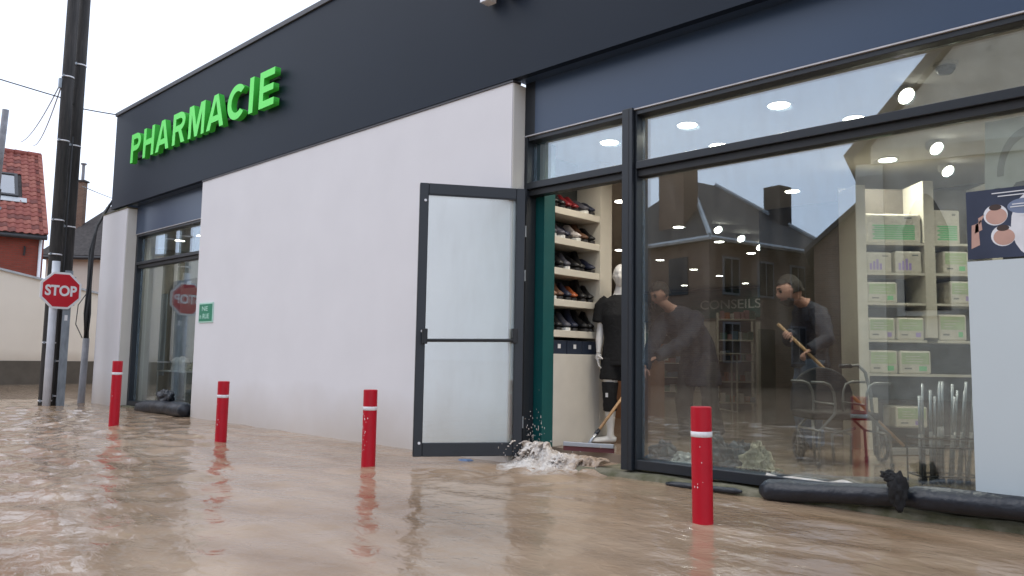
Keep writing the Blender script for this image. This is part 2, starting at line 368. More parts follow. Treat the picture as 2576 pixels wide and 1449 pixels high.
def build_water():
    rng = np.random.default_rng(3)
    x0, x1, y0, y1, st = -17.0, 2.4, -1.2, 5.1, 0.035
    xs = np.arange(x0, x1+1e-6, st); ys = np.arange(y0, y1+1e-6, st)
    X, Y = np.meshgrid(xs, ys); Z = np.zeros_like(X)
    # choppier over the open street on the left, calmer in the lee of the wall
    chop = 0.6+1.75/(1+np.exp((X+5.5+0.5*(Y-2))/1.2))*1/(1+np.exp((Y-4.3)/0.5))
    for i in range(70):
        wl = 0.12*10**(rng.random()*0.8); k = 2*np.pi/wl; a = R_(-70)+rng.normal()*0.8
        amp = 0.0024*wl**0.95
        Z += amp*np.sin(k*(X*np.cos(a)+Y*np.sin(a))+rng.random()*6.28+0.9*np.sin(X*0.9+i)+0.7*np.sin(Y*1.3+2*i))*(0.6+0.4*np.sin(0.7*X+1.1*Y+i))
    Z *= chop
    # swirl where the water pours out of the door
    d2 = (X+4.25)**2+(Y-4.85)**2
    Z += 0.02*np.exp(-d2/0.5)*np.sin(9*np.sqrt(d2)+2*np.sin(5*X))
    fade = np.clip(np.minimum.reduce([X-x0, x1-X, Y-y0, y1-Y+0.2])/0.6, 0, 1)
    Z *= fade
    ny, nx = X.shape
    vs = np.stack([X, Y, Z], -1).reshape(-1, 3)
    idx = np.arange(nx*ny).reshape(ny, nx)
    fs = np.stack([idx[:-1, :-1], idx[:-1, 1:], idx[1:, 1:], idx[1:, :-1]], -1).reshape(-1, 4)
    X0, X1, Y0, Y1 = xs[0], xs[-1], ys[0], ys[-1]; B = 350.0
    ov = [(-B,-B,0),(B,-B,0),(B,B,0),(-B,B,0),(X0,Y0,0),(X1,Y0,0),(X1,Y1,0),(X0,Y1,0)]; n = len(vs)
    of = [(0,1,5,4),(1,2,6,5),(2,3,7,6),(3,0,4,7)]
    me = bpy.data.meshes.new('flood_water')
    me.from_pydata([tuple(v) for v in vs]+ov, [], [tuple(f) for f in fs]+[tuple(i+n for i in f) for f in of]); me.update()
    o = link('flood_water', me, M_water, smooth=True)
    tag(o, 'brown flood water covering the street', kind='structure')
build_water()

# ================================================================== PHARMACY BUILDING
D = 4.937; FR = 5.11; GL = 5.20; ZC = 2.90; FL = 0.12
pb = empty('pharmacy_building', (-7, D, 0), 'single storey pharmacy with white walls and a dark sign band, flooded at its foot', 'building')
box('wall', M_white, pb, -10.99, -4.734, D, 5.235, -1, 3.41)
# cream reveals at the recess ends
box('reveal', M_reveal, pb, -4.736, -4.724, D+0.012, FR-0.012, -1, 3.408)
# left wall piece, its left end rounded towards the side street
w = MB(); arc = [(-15.30+0.35*(1-math.cos(a)), D+0.35*(1-math.sin(a))) for a in [i*math.pi/2/6 for i in range(7)]]
poly = [(x, y, -1) for x, y in arc]+[(-13.86, D, -1), (-13.86, 5.34, -1), (-15.30, 5.34, -1)]
w.prism(poly, (0, 0, 4.38)); wo = w.build('wall', M_white, pb); shade_auto(wo)
box('reveal', M_reveal, pb, -13.862, -13.85, D+0.012, 5.36, -1, 3.378)
# wall cap strips
box('wall_cap', M_coping, pb, -10.995, -4.72, D-0.012, D+0.1, 3.412, 3.432)
w = MB(); w.prism([(x-0.0, y-0.01, 3.382) for x, y in arc]+[(-13.84, D-0.012, 3.382), (-13.84, D+0.2, 3.382), (-15.31, D+0.4, 3.382)], (0, 0, 0.02)); w.build('wall_cap', M_concrete, pb)
# side and rear walls, roof, parapet
box('side_wall', M_white, pb, -15.30, -15.1, 5.345, 19.3, -1, 3.38)
box('side_wall', M_white, pb, 3.2, 3.4, D, 19.3, -1, 3.43)
box('rear_wall', M_white, pb, -15.3, 3.4, 19.305, 19.5, -1, 5.0)
box('roof', M_coping, pb, -15.2, 3.4, 5.36, 19.3, 3.12, 3.3)
box('fascia', M_fascia, pb, -14.577, 3.4, D-0.02, D+0.05, 3.435, 5.13)
box('fascia', M_fascia, pb, -14.577, -14.45, D+0.052, 19.3, 3.435, 5.13)
box('fascia', M_fascia, pb, 3.27, 3.4, D+0.052, 19.3, 3.435, 5.13)
box('coping', M_coping, pb, -14.60, 3.42, D-0.045, D+0.18, 5.132, 5.20, bevel=0.006)
box('coping', M_coping, pb, -14.60, -14.40, D+0.182, 19.3, 5.132, 5.20, bevel=0.006)
# recess cladding above the windows (glossy blue grey), soffits
for (a, b) in ((-13.85, -10.992), (-4.60, 3.19)):
    a_ = -4.74 if a > -5 else a
    box('recess_panel', M_panel, pb, a, b, FR-0.012, FR+0.02, 2.945, 3.436)
    box('soffit', M_panel, pb, a_, b, D+0.052, FR+0.06, 3.438, 3.46)
box('recess_strip', M_frame, pb, -4.722, -4.602, FR-0.010, FR+0.06, 2.945, 3.436)  # plain dark strip beside the left end of the recess panel
# concrete threshold with moss
t_ = MB(); nst = 60
vs = []; fs = []
for i in range(nst+1):
    x = -4.95+(3.2+4.95)*i/nst; q = 0.02*math.sin(x*5.1)+0.012*math.sin(x*13)
    vs += [(x, 5.02+q, -0.9), (x, 5.02+q, 0.01+0.015*math.sin(x*3.3)), (x, 5.05+q, 0.042+0.006*math.sin(x*11)), (x, 5.40, 0.05)]
for i in range(nst):
    for k in range(3): a = i*4+k; fs.append((a, a+4, a+5, a+1))
t_.add(vs, fs); t_.build('threshold', M_concrete, pb, smooth=True)
box('threshold', M_concrete, pb, -13.845, -10.995, 5.02, 5.36, -0.9, 0.02)

def window(x0, x1, z0, z1, zt0, zt1, panes=True, left=0.07, right=0.07):
    """one bay of the shop front: frame, transom, two panes"""
    f = MB(); y0, y1 = FR, FR+0.12
    f.box(x0, x0+left, y0, y1, z0, z1); f.box(x1-right, x1, y0, y1, z0, z1)
    f.box(x0+left, x1-right, y0, y1, z1-0.038, z1); f.box(x0+left, x1-right, y0, y1, z0, z0+0.075)
    f.box(x0+left, x1-right, y0-0.012, y1, zt0+0.055, zt1)
    o = f.build('window', M_frame, pb, bevel=0.004)
    MB().box(x0+left, x1-right, y0+0.02, y1-0.002, zt0, zt0+0.053).build('transom_rail', M_frame2, o)
    MB().box(x0, x1, y0-0.016, y0+0.025, z1+0.002, z1+0.012).build('drip_edge', M_drip, o)
    MB().box(x0+left+.004, x1-right-.004, GL-0.01, GL+0.01, zt1+.003, z1-0.041).build('pane', M_glass, o)
    MB().box(x0+left+.004, x1-right-.004, GL-0.01, GL+0.01, z0+0.078, zt0-.003).build('pane', M_glass, o)
    return o
# left window
window(-13.845, -10.995, 0.022, 2.93, 2.345, 2.45)
# right shop windows
window(-3.517, 0.30, 0.064, 2.93, 2.387, 2.504, left=0.016)
window(0.42, 3.18, 0.064, 2.93, 2.387, 2.504)
box('mullion', M_frame, pb, 0.302, 0.418, FR-0.03, FR+0.14, 0.056, 2.95, bevel=0.004)
# door bay: jamb, post, transom with the fanlight
post = box('mullion', M_frame, pb, -3.622, -3.52, FR-0.035, FR+0.14, 0.056, 2.95, bevel=0.005)
box('mullion_edge', M_frame2, post, -3.56, -3.552, FR-0.037, FR-0.03, 0.06, 2.94)
f = MB()
f.box(-4.722, -4.69, FR-0.01, FR+0.12, 0.056, 2.93); f.box(-4.69, -3.624, FR, FR+0.12, 2.892, 2.93)
f.box(-4.69, -3.624, FR-0.012, FR+0.12, 2.442, 2.504)
dw = f.build('fanlight', M_frame, pb, bevel=0.004)
MB().box(-4.69, -3.624, FR+0.02, FR+0.118, 2.387, 2.44).build('transom_rail', M_frame2, dw)
MB().box(-4.722, -3.624, FR-0.016, FR+0.025, 2.932, 2.942).build('drip_edge', M_drip, dw)
MB().box(-4.687, -3.627, GL-0.01, GL+0.01, 2.507, 2.889).build('pane', M_glass, dw)

# open door leaf, local frame: hinge at origin, leaf runs along +x, outward face -y
def door_leaf():
    hx, hy = -4.655, 5.04; ex, ey = -5.19, 4.262
    ang = math.atan2(ey-hy, ex-hx); L = math.hypot(ex-hx, ey-hy); z0, z1 = 0.065, 2.425
    c, s = math.cos(ang), math.sin(ang)
    def tr(mb):
        for i, v in enumerate(mb.v):
            mb.v[i] = Vector((hx+v.x*c-v.y*s, hy+v.x*s+v.y*c, v.z))
        return mb
    f = MB(); T = 0.028; st = 0.082
    f.box(0.0, st, -T, T, z0, z1); f.box(L-0.078, L, -T, T, z0, z1)
    f.box(st, L-0.078, -T, T, z1-0.098, z1); f.box(st, L-0.078, -T, T, z0, z0+0.115)
    d = tr(f).build('door', M_frame, pb, bevel=0.005)
    p = MB().box(st+.002, L-0.080, -0.012, 0.012, z0+0.117, z1-0.100); tr(p).build('pane', M_door_glass, d)
    side = 1   # inner face, turned to the camera
    b = MB(); b.tube([(0.10, side*0.085, 1.065), (L-0.075, side*0.085, 1.05)], 0.014, 8); shade_auto(tr(b).build('push_bar', M_frame2, d))
    for x, zz in ((0.09, 1.07), (L-0.07, 1.05)):
        h = MB(); h.box(x-0.022, x+0.022, side*T, side*0.10, zz-0.03, zz+0.10); tr(h).build('bar_bracket', M_frame2, d, bevel=0.006)
    for zz in (0.18, 1.13, 2.27):
        k = MB(); k.tube([(L-0.05, side*T, zz), (L-0.05, side*(T+0.008), zz)], 0.012, 10); tr(k).build('fixing_cap', M_signw, d)
    for zz in (0.35, 1.65, 2.05):
        k = MB(); k.tube([(-0.012, -0.03, zz-0.05), (-0.012, -0.03, zz+0.05)], 0.013, 8); tr(k).build('hinge', M_galv, d)
    g_ = MB(); g_.box(st, L-0.078, T, T+0.006, z1-0.11, z1-0.0985); tr(g_).build('glazing_bead', M_frame2, d)
door_leaf()

# ------------------------------------------------------------------ signs on the building
sg = empty('pharmacy_sign', (-11.2, D-0.1, 4.3), 'green illuminated raised letters PHARMACIE on the dark sign band', 'sign')
LX = [('P', -13.50, -13.10), ('H', -12.98, -12.55), ('A', -12.47, -11.97), ('R', -11.84, -11.40), ('M', -11.28, -10.76), ('A', -10.68, -10.16), ('C', -10.06, -9.60), ('I', -9.45, -9.34), ('E', -9.18, -8.80)]
def bold_letter(ch, W, H, S, depth=.5):
    """condensed bold capital as a filled 2D outline, extruded"""
    arc = lambda cx, cy, rx, ry, a0, a1, n=12: [(cx+rx*math.cos(R_(a0+(a1-a0)*i/n)), cy+ry*math.sin(R_(a0+(a1-a0)*i/n))) for i in range(n+1)]
    lo = .40*H; rx, ry, cy = .46*W, (H-lo)/2, (H+lo)/2; bx = W-rx
    hole = [(S, lo+S*.9)]+arc(bx, cy, rx-S, ry-S*.9, -90, 90)+[(S, H-S*.9)]
    if ch == 'P': L = [[(0, 0), (S, 0), (S, lo)]+arc(bx, cy, rx, ry, -90, 90)+[(0, H)], hole]
    elif ch == 'R': L = [[(0, 0), (S, 0), (S, lo), (bx-.06*W, lo), (W-S*1.15, 0), (W+.02*W, 0), (bx+.16*W, lo+.02*H)]+arc(bx, cy, rx, ry, -60, 90)+[(0, H)], hole]
    elif ch == 'H': L = [[(0,0),(S,0),(S,H*.5-S*.45),(W-S,H*.5-S*.45),(W-S,0),(W,0),(W,H),(W-S,H),(W-S,H*.5+S*.45),(S,H*.5+S*.45),(S,H),(0,H)]]
    elif ch == 'I': L = [[(0,0),(W,0),(W,H),(0,H)]]
    elif ch == 'E': L = [[(0,0),(W,0),(W,S*.9),(S,S*.9),(S,H*.5-S*.42),(W*.93,H*.5-S*.42),(W*.93,H*.5+S*.42),(S,H*.5+S*.42),(S,H-S*.9),(W*.98,H-S*.9),(W*.98,H),(0,H)]]
    elif ch == 'M': L = [[(0,0),(0,H),(1.4*S,H),(.5*W,.32*H),(W-1.4*S,H),(W,H),(W,0),(W-S*.9,0),(W-S*.9,.72*H),(.5*W+.42*S,0),(.5*W-.42*S,0),(S*.9,.72*H),(S*.9,0)]]
    elif ch == 'A':
        xi = lambda y: 1.1*S+(.5*W-1.1*S)*y/(.82*H); y1 = .20*H; y2 = y1+.85*S
        L = [[(0,0),(.5*W-.62*S,H),(.5*W+.62*S,H),(W,0),(W-1.1*S,0),(W-xi(y1),y1),(xi(y1),y1),(1.1*S,0)], [(xi(y2),y2),(W-xi(y2),y2),(.5*W,.82*H)]]
    else: L = [arc(.52*W, H/2, .52*W, H*.51, 42, 318, 28)+arc(.52*W, H/2, .52*W-S, H*.51-S*.95, 312, 48, 28)]
    cu = bpy.data.curves.new('letter_outline', 'CURVE'); cu.dimensions = '2D'; cu.fill_mode = 'BOTH'; cu.extrude = depth
    for pts in L:
        sp = cu.splines.new('POLY'); sp.points.add(len(pts)-1); sp.use_cyclic_u = True
        for p, q in zip(sp.points, pts): p.co = (q[0], q[1], 0, 1)
    ob = bpy.data.objects.new('letter_outline', cu); COL.objects.link(ob)
    dg = bpy.context.evaluated_depsgraph_get(); dg.update(); me = bpy.data.meshes.new_from_object(ob.evaluated_get(dg))
    bpy.data.objects.remove(ob); bpy.data.curves.remove(cu); return me
def raised_letter(ch, xa, xb, z0, h, yf, yb, mface, mside, parent, off, shear=0.035):
    me = bold_letter(ch, xb-xa, h, .102 if ch != 'I' else xb-xa)
    fit_text(me, xb-xa, h, (xa, z0))
    o = ORG[parent.name]
    zs = [v.co.z for v in me.vertices]; zm = (max(zs)+min(zs))/2
    for v in me.vertices:
        x, y, z = v.co
        v.co = (x+(y-z0)*shear-o.x, (yf if z > zm else yb)-o.y, y-o.z)
    me.materials.clear(); me.materials.append(mface); me.materials.append(mside)
    me.update()
    for p in me.polygons: p.material_index = 0 if abs(p.normal.y) > 0.9 else 1
    ob = bpy.data.objects.new('letter', me); COL.objects.link(ob); ob.parent = parent; ORG[ob.name] = o
    return ob
for ch, xa, xb in LX:
    raised_letter(ch, xa, xb, 4.075, 0.485, D-0.135, D-0.055, M_green, M_green_d, sg, 0.010 if ch == 'M' else 0.032)
box('mounting_rail', M_coping, sg, -13.5, -8.85, D-0.056, D-0.024, 4.16, 4.19)
box('mounting_rail', M_coping, sg, -13.5, -8.85, D-0.056, D-0.024, 4.44, 4.47)
ws = empty('shop_sign', (-4.8, D-0.1, 4.4), 'white raised letters at the very top, over the door', 'sign')
raised_letter('H', -5.02, -4.66, 4.20, 0.48, D-0.16, D-0.05, M_wletter, M_wletter, ws, 0.02)
pl = empty('wall_plaque', (-10.63, D, 1.48), 'small green plaque with pale lettering on the white wall', 'plaque')
box('plate', M_plaqt, pl, -10.865, -10.43, D-0.012, D-0.001, 1.345, 1.625)
box('panel', M_plaque, pl, -10.845, -10.452, D-0.016, D-0.0125, 1.365, 1.605)
for txt, xa, xb, z0, h in (('NE', -10.76, -10.58, 1.51, 0.065), ('n RUE', -10.82, -10.53, 1.40, 0.07)):
    me = text_mesh(txt, 1, 0.01, 0.01); fit_text(me, xb-xa, h, (xa, z0))
    for v in me.vertices: x, y, z = v.co; v.co = (x-ORG[pl.name].x, (D-0.018 if z > 0 else D-0.0165)-ORG[pl.name].y, y-ORG[pl.name].z)
    put_letters(me, M_plaqt, pl)

# ================================================================== SHOP INTERIOR shell
tag(box('shop_floor', M_ifloor, None, -15.05, 3.19, 5.40, 19.3, -0.3, FL), 'muddy wet shop floor', kind='structure')
tag(box('shop_ceiling', M_ceil, None, -15.05, 3.19, 5.245, 19.3, ZC, ZC+0.1), 'white shop ceiling', kind='structure')
tag(box('shop_wall', M_iwall, None, -15.09, -15.052, 5.35, 19.3, FL, ZC), 'left shop wall', kind='structure')
tag(box('shop_wall', M_iwall, None, 3.15, 3.19, 5.35, 19.3, FL, ZC), 'right shop wall', kind='structure')
tag(box('shop_wall', M_iwall, None, -15.05, 3.15, 18.75, 18.9, FL, ZC), 'rear shop wall', kind='structure')
tag(box('shop_wall', M_iwall, None, -10.99, -4.9, 5.24, 5.26, FL, ZC), 'inner face of the front wall', kind='structure')
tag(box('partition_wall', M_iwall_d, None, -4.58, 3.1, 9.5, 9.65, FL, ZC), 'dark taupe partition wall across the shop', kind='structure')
tag(box('partition_wall', M_iwall, None, -10.6, -10.5, 5.4, 12.0, FL, ZC), 'beige partition behind the white wall', kind='structure')

# ================================================================== STREET FURNITURE
def pole(x, y, r0, r1, top, bands, label, group=None):
    t = empty('utility_pole', (x, y, 0), label, 'pole', group)
    m = MB(); m.tube([(x, y, -1.0), (x, y, 0.5), (x, y, top*0.5), (x, y, top)], [r0, r0*0.99, (r0+r1)/2, r1], 16); m.build('shaft', M_pole, t, smooth=True)
    for z in bands:
        r = r0+(r1-r0)*z/top
        b = MB(); b.lathe([(r+0.001, z-0.011), (r+0.006, z-0.011), (r+0.006, z+0.011), (r+0.001, z+0.011)], (x, y, 0), 20); b.build('steel_band', M_band, t, smooth=True)
        k = MB(); k.box(x+r*0.6, x+r*0.6+0.03, y-r*0.85-0.02, y-r*0.85, z-0.02, z+0.02); k.build('band_clip', M_galv, t)
    return t
pole(-13.86, 3.875, 0.096, 0.085, 9.0, (0.08, 1.02, 2.47, 3.04, 4.38, 5.48), 'left one of the two tarred wooden poles, white conduit strapped to it')
pole(-13.99, 4.095, 0.098, 0.085, 9.0, (0.15, 0.72, 2.97, 4.36, 5.78), 'right one of the two tarred wooden poles, behind the stop sign')
tag(MB().tube([(-13.735, 3.865, -0.5), (-13.735, 3.865, 2.42)], 0.062, 14).build('conduit_pipe', M_pvc, None, smooth=True), 'pale grey plastic conduit strapped to the left tarred pole', 'conduit')
tag(MB().tube([(-13.69, 3.99, 0.9), (-13.76, 3.99, 1.9), (-13.75, 3.985, 2.9), (-13.765, 3.99, 4.6)], 0.012, 8).build('pole_cable', M_cable, None, smooth=True), 'thin black cable running up between the two poles', 'cable')

# stop sign on a galvanised channel post
st = empty('stop_sign', (-13.55, 4.03, 0), 'red octagonal STOP sign on a galvanised channel post', 'sign')
p = MB()
for (ya, yb, xa, xb) in ((3.975, 4.085, -13.585, -13.575), (3.975, 3.985, -13.615, -13.5855), (4.075, 4.085, -13.615, -13.5855)):
    p.box(xa, xb, ya, yb, -0.9, 2.2)
p.build('post', M_galv, st)
box('sticker', M_signw, st, -13.5745, -13.573, 4.0, 4.045, 1.38, 1.47)
def octagon(r, x, cy, cz): return [(x, cy+r*math.cos(R_(22.5+45*i)), cz+r*math.sin(R_(22.5+45*i))) for i in range(8)]
cy, cz = 3.915, 1.862
MB().prism(octagon(0.322, -13.565, cy, cz), (0.022, 0, 0)).build('plate', M_signw, st, bevel=0.004)
MB().prism(octagon(0.285, -13.5428, cy, cz), (0.003, 0, 0)).build('face', M_stop, st)
me = text_mesh('STOP', 1, 0.5, 0.034); fit_text(me, 0.46, 0.175, (-0.23, -0.09))
zs = [v.co.z for v in me.vertices]; zm = (min(zs)+max(zs))/2
for v in me.vertices:
    a, b, c = v.co; v.co = ((-13.5375 if c > zm else -13.5395)-ORG[st.name].x, cy+a-ORG[st.name].y, cz+b-ORG[st.name].z)
put_letters(me, M_signw, st)
for z in (1.65, 2.08): box('clamp', M_galv, st, -13.5748, -13.566, 3.93, 4.13, z-0.02, z+0.02)

# the whole group of poles, conduit and sign stands a little farther along the kerb
for o in COL.objects:
    if o.parent is None and o.name.split('.')[0] in ('utility_pole', 'conduit_pipe', 'pole_cable', 'stop_sign'):
        o.location += Vector((-0.77, 0.22, 0)); o.scale = (1.04, 1.04, 1.03) if o.type == 'EMPTY' else (1, 1, 1)

# bollards
def bollard(x, y, h, label, lean=(0, 0), rz=0.0, scuffs=False):
    t = empty('bollard', (x, y, 0), label, 'bollard', 'red bollards along the flooded pavement', rz)
    b = MB(); b.lathe([(0.058, -0.9), (0.058, h-0.005), (0.054, h-0.001), (0.02, h)], (x, y, 0), 24); b.build('post', M_red, t, smooth=False)
    shade_auto(t.children[0])
    k = MB(); k.lathe([(0.0585, h-0.170), (0.0602, h-0.169), (0.0602, h-0.140), (0.0585, h-0.139)], (x, y, 0), 24); k.build('reflective_band', M_band, t, smooth=True)
    t.rotation_euler = (lean[0], lean[1], rz)
    if True:
        rnd = random.Random(int(abs(x)*100)); s = MB()
        for i in range(20 if scuffs else 6):
            a = R_(-75+rnd.uniform(-35, 25)); z = h-0.2-rnd.random()*0.3; q = 0.0015+rnd.random()*0.003
            c = Vector((x+0.0583*math.cos(a), y+0.0583*math.sin(a), z)); tx = Vector((-math.sin(a), math.cos(a), 0))*q
            s.prism([c-tx, c+Vector((0, 0, -q*1.8)), c+tx, c+Vector((0, 0, q*1.5))], Vector((math.cos(a), math.sin(a), 0))*0.001)
        o = s.build('paint_chips', M_band, t); o['kind'] = 'stuff'
    return t
bollard(-10.14, 3.61, 0.80, 'red bollard in front of the left window, farthest along the row', lean=(0, R_(0.4)))
bollard(-7.74, 3.81, 0.625, 'red bollard by the left end of the white wall, second farthest', lean=(0, R_(0.5)))
bollard(-5.33, 3.91, 0.63, 'red bollard with chipped paint just left of the open glass door', scuffs=True)
bollard(-2.27, 3.97, 0.652, 'large red bollard in front of the shop window, nearest of the row', lean=(R_(0.3), R_(-0.5)))

# overhead lines
def cable(name, pts, r, m, label):
    tag(MB().tube(pts, r, 6).build(name, m, None, smooth=True), label, 'cable')
def sag(a, b, s, n=14):
    a, b = Vector(a), Vector(b); return [a.lerp(b, i/n)-Vector((0, 0, s*4*(i/n)*(1-i/n))) for i in range(n+1)]
cable('overhead_cable', sag((-15.6, -1.2, 6.15), (-14.65, 4.02, 5.27), 0.05)+sag((-14.76, 4.36, 5.19), (-14.53, 5.05, 5.17), 0.005)[0:], 0.010, M_cable, 'dark overhead cable running past the poles to the building corner')
cable('overhead_cable', sag((-14.62, 4.0, 5.55), (-29.6, 7.0, 7.9), 0.22), 0.012, M_pcable, 'upper one of two pale cables sloping down from the pole to the brick house')
cable('overhead_cable', sag((-14.62, 4.0, 5.47), (-29.3, 7.3, 7.8), 0.30), 0.012, M_pcable, 'lower one of two pale cables sloping down from the pole to the brick house')
cable('overhead_cable', sag((-22.0, 1.6, 10.3), (-26.0, 4.2, 8.4), 0.3), 0.010, M_pcable, 'thin pale cable crossing the top left corner of the sky')
cable('overhead_cable', sag((-14.56, 4.42, 3.77), (-34.0, 14.5, 7.2), 0.2), 0.008, M_pcable, 'hair thin cable between the right pole and the dark roof')
hk = MB(); hk.box(-14.66, -14.60, 3.96, 4.0, 5.43, 5.6); tag(hk.build('cable_bracket', M_galv, None), 'small metal bracket on the left pole holding pale cables', 'bracket')

# pole at the picture's left edge
t = empty('utility_pole', (-20.95, 4.52, 0), 'slender grey pole at the far left in front of the brick house', 'pole')
MB().tube([(-21.05, 4.42, -1), (-20.98, 4.50, 3.4)], [0.085, 0.08], 12).build('lower_tube', M_pvc, t, smooth=True)
MB().tube([(-20.98, 4.50, 3.402), (-20.90, 4.53, 4.65)], [0.12, 0.105], 12).build('timber_sleeve', M_pole, t, smooth=True)
MB().tube([(-20.90, 4.53, 4.6), (-20.72, 4.555, 6.5)], [0.075, 0.07], 12).build('upper_tube', M_gpipe, t, smooth=True)
MB().lathe([(0.13, -0.03), (0.135, 0.03)], (-20.92, 4.53, 4.2), 14).build('clamp', M_galv, t)

# drain pipe with the cable bundle on the rounded wall end
dp = empty('cable_riser', (-15.22, 4.87, 0), 'grey riser pipe with a bundle of black cables at the rounded wall end', 'pipe')
MB().tube([(-15.20, 4.82, -0.5), (-15.16, 4.82, 0.05), (-15.14, 4.83, 1.15)], [0.075, 0.06, 0.055], 12).build('pipe', M_gpipe, dp, smooth=True)
for i in range(4):
    a = i*1.6; o = 0.028
    MB().tube([(-15.14+o*math.cos(a), 4.83+o*math.sin(a), 1.1), (-15.17+1.5*o*math.cos(a+1), 4.83+1.5*o*math.sin(a+1), 1.6), (-15.20+o*math.cos(a+2), 4.84+o*math.sin(a+2), 2.1), (-15.30+o*math.cos(a+3), 4.87+o*math.sin(a+3), 2.75), (-15.36+o*math.cos(a), 4.95, 3.2), (-15.25+0.4*(i-1.5)*0.3, 5.1, 3.55+0.05*i)], 0.021, 6).build('cable', M_cable, dp, smooth=True)
MB().tube([(-15.19, 4.78, 1.15), (-15.33, 4.70, 1.4), (-15.33, 4.72, 1.75), (-15.2, 4.8, 1.95)], 0.008, 6).build('cable', M_cable, dp, smooth=True)

# ================================================================== BACKGROUND, side street
gw = empty('garden_wall', (-24.2, 6, 0), 'cream rendered garden wall with a grey brown plinth across the side street', 'wall')
def gx(y): return -24.0-0.15*(y-5.4)
zt = lambda y: 3.46-0.275*(y-5.4)
ya, yb = -6.0, 9.4
MB().hexa([(gx(ya)-0.25, ya, 0.64), (gx(ya), ya, 0.64), (gx(yb), yb, 0.64), (gx(yb)-0.25, yb, 0.64), (gx(ya)-0.25, ya, min(zt(ya), 5)), (gx(ya), ya, min(zt(ya), 5)), (gx(yb), yb, zt(yb)), (gx(yb)-0.25, yb, zt(yb))]).build('wall', M_cream, gw)
MB().hexa([(gx(ya)-0.25, ya, -1), (gx(ya)+0.03, ya, -1), (gx(yb)+0.03, yb, -1), (gx(yb)-0.25, yb, -1), (gx(ya)-0.25, ya, 0.638), (gx(ya)+0.03, ya, 0.638), (gx(yb)+0.03, yb, 0.638), (gx(yb)-0.25, yb, 0.638)]).build('plinth', M_plinth, gw)
MB().hexa([(gx(ya)-0.30, ya, 5.002), (gx(ya)+0.06, ya, 5.002), (gx(yb)+0.06, yb, zt(yb)+.002), (gx(yb)-0.30, yb, zt(yb)+.002), (gx(ya)-0.30, ya, 5.06), (gx(ya)+0.06, ya, 5.06), (gx(yb)+0.06, yb, zt(yb)+0.06), (gx(yb)-0.30, yb, zt(yb)+0.06)]).build('coping', M_zinc, gw)

# red brick house with a tiled roof and a roof window. eaves run along e, facing the street side n
bh = empty('brick_house', (-29.6, 7, 0), 'red brick house with a terracotta tiled roof and a roof window', 'house')
EA = Vector((-29.16, 7.80, 4.92)); e = Vector((-0.17, -0.985, 0)).normalized(); back = Vector((-0.985, 0.17, 0))
W_ = 9.0; ridge = 4.0; rise = 3.35
# walls
o1 = EA+e*W_; bk = back*8.0
def at(p, z): return (p.x, p.y, z)
w = MB(); w.hexa([at(EA, -1), at(EA+bk, -1), at(o1+bk, -1), at(o1, -1), at(EA, 4.85), at(EA+bk, 4.85), at(o1+bk, 4.85), at(o1, 4.85)]); w.build('wall', M_brick, bh)
for (q) in (EA, o1-e*0.24):
    g_ = MB(); g_.prism([at(q, 4.852), at(q+bk, 4.852), at(q+back*ridge, 4.852+rise-0.06)], e*0.24); g_.build('gable', M_brick, bh)
# roof deck and individual tiles
dn = (back*ridge+Vector((0, 0, rise))).normalized(); L = math.hypot(ridge+0.25, rise*(ridge+0.25)/ridge)
nrm = e.cross(dn); nrm = nrm if nrm.z > 0 else -nrm
base = EA-back*0.25+Vector((0, 0, -0.25*rise/ridge+0.02))-e*0.06
dk = MB(); dk.prism([base, base+e*(W_+0.1), base+e*(W_+0.1)+dn*L, base+dn*L], nrm*0.03); rf = dk.build('roof', M_slate, bh)
dk = MB(); bb = EA+back*8.2+Vector((0, 0, -0.2*rise/ridge+0.02)); d2 = (-back*ridge+Vector((0, 0, rise))).normalized()
dk.prism([bb, bb+e*W_, bb+e*W_+d2*L, bb+d2*L], nrm*0.03); dk.build('roof', M_tile, bh)
tw, tl, lap = 0.225, 0.315, 0.275
# one pantile: S-profile
prof = [(i/7*tw, 0.022*math.sin(i/7*2*math.pi)+0.02) for i in range(8)]
tv = [(x, 0, h) for x, h in prof]+[(x, tl, h-0.02) for x, h in prof]+[(x, 0, h-0.02) for x, h in prof]
tf = [(i, i+1, 9+i, 8+i) for i in range(7)]+[(16+i, 17+i, i+1, i) for i in range(7)]
tile_me = bpy.data.meshes.new('tile'); tile_me.from_pydata(tv, [], tf); tile_me.materials.append(M_tile); tile_me.update()
tile_mats = [M_tile, mat('terracotta tile pale', (0.25, 0.07, 0.05), 0.8, col2=(0.33, 0.12, 0.085), scale=3, bump=.3, bscale=30), mat('terracotta tile dark', (0.12, 0.032, 0.026), 0.8, col2=(0.2, 0.06, 0.045), scale=3, bump=.3, bscale=30)]
tile_mes = [tile_me]
for mm in tile_mats[1:]:
    c = tile_me.copy(); c.materials.clear(); c.materials.append(mm); tile_mes.append(c)
rot = Matrix((e, dn, nrm)).transposed().to_4x4()
nrow = int(L/lap); rnd = random.Random(2); SKY0, SKY1, SR0, SR1 = 0.80, 1.62, 8, 14
for r in range(nrow):
    for c in range(12):
        u = c*tw
        if SR0 <= r < SR1 and SKY0-0.2 < u+tw/2 < SKY1+0.1: continue
        tme = rnd.choice([tile_mes[0], tile_mes[0], tile_mes[1], tile_mes[1], tile_mes[2]])
        ob = bpy.data.objects.new('tile', tme); COL.objects.link(ob); ob.parent = rf
        ob.matrix_local = Matrix.Translation(base+e*u+dn*(r*lap)+nrm*(0.052+rnd.uniform(-0.004, 0.006))-ORG[bh.name]) @ rot
rt = MB()
for r in range(nrow):
    for c in range(12, 40): q = base+e*(c*tw)+dn*(r*lap)+nrm*0.05; rt.prism([q, q+e*tw*0.92, q+e*tw*0.92+dn*tl, q+dn*tl], nrm*0.03)
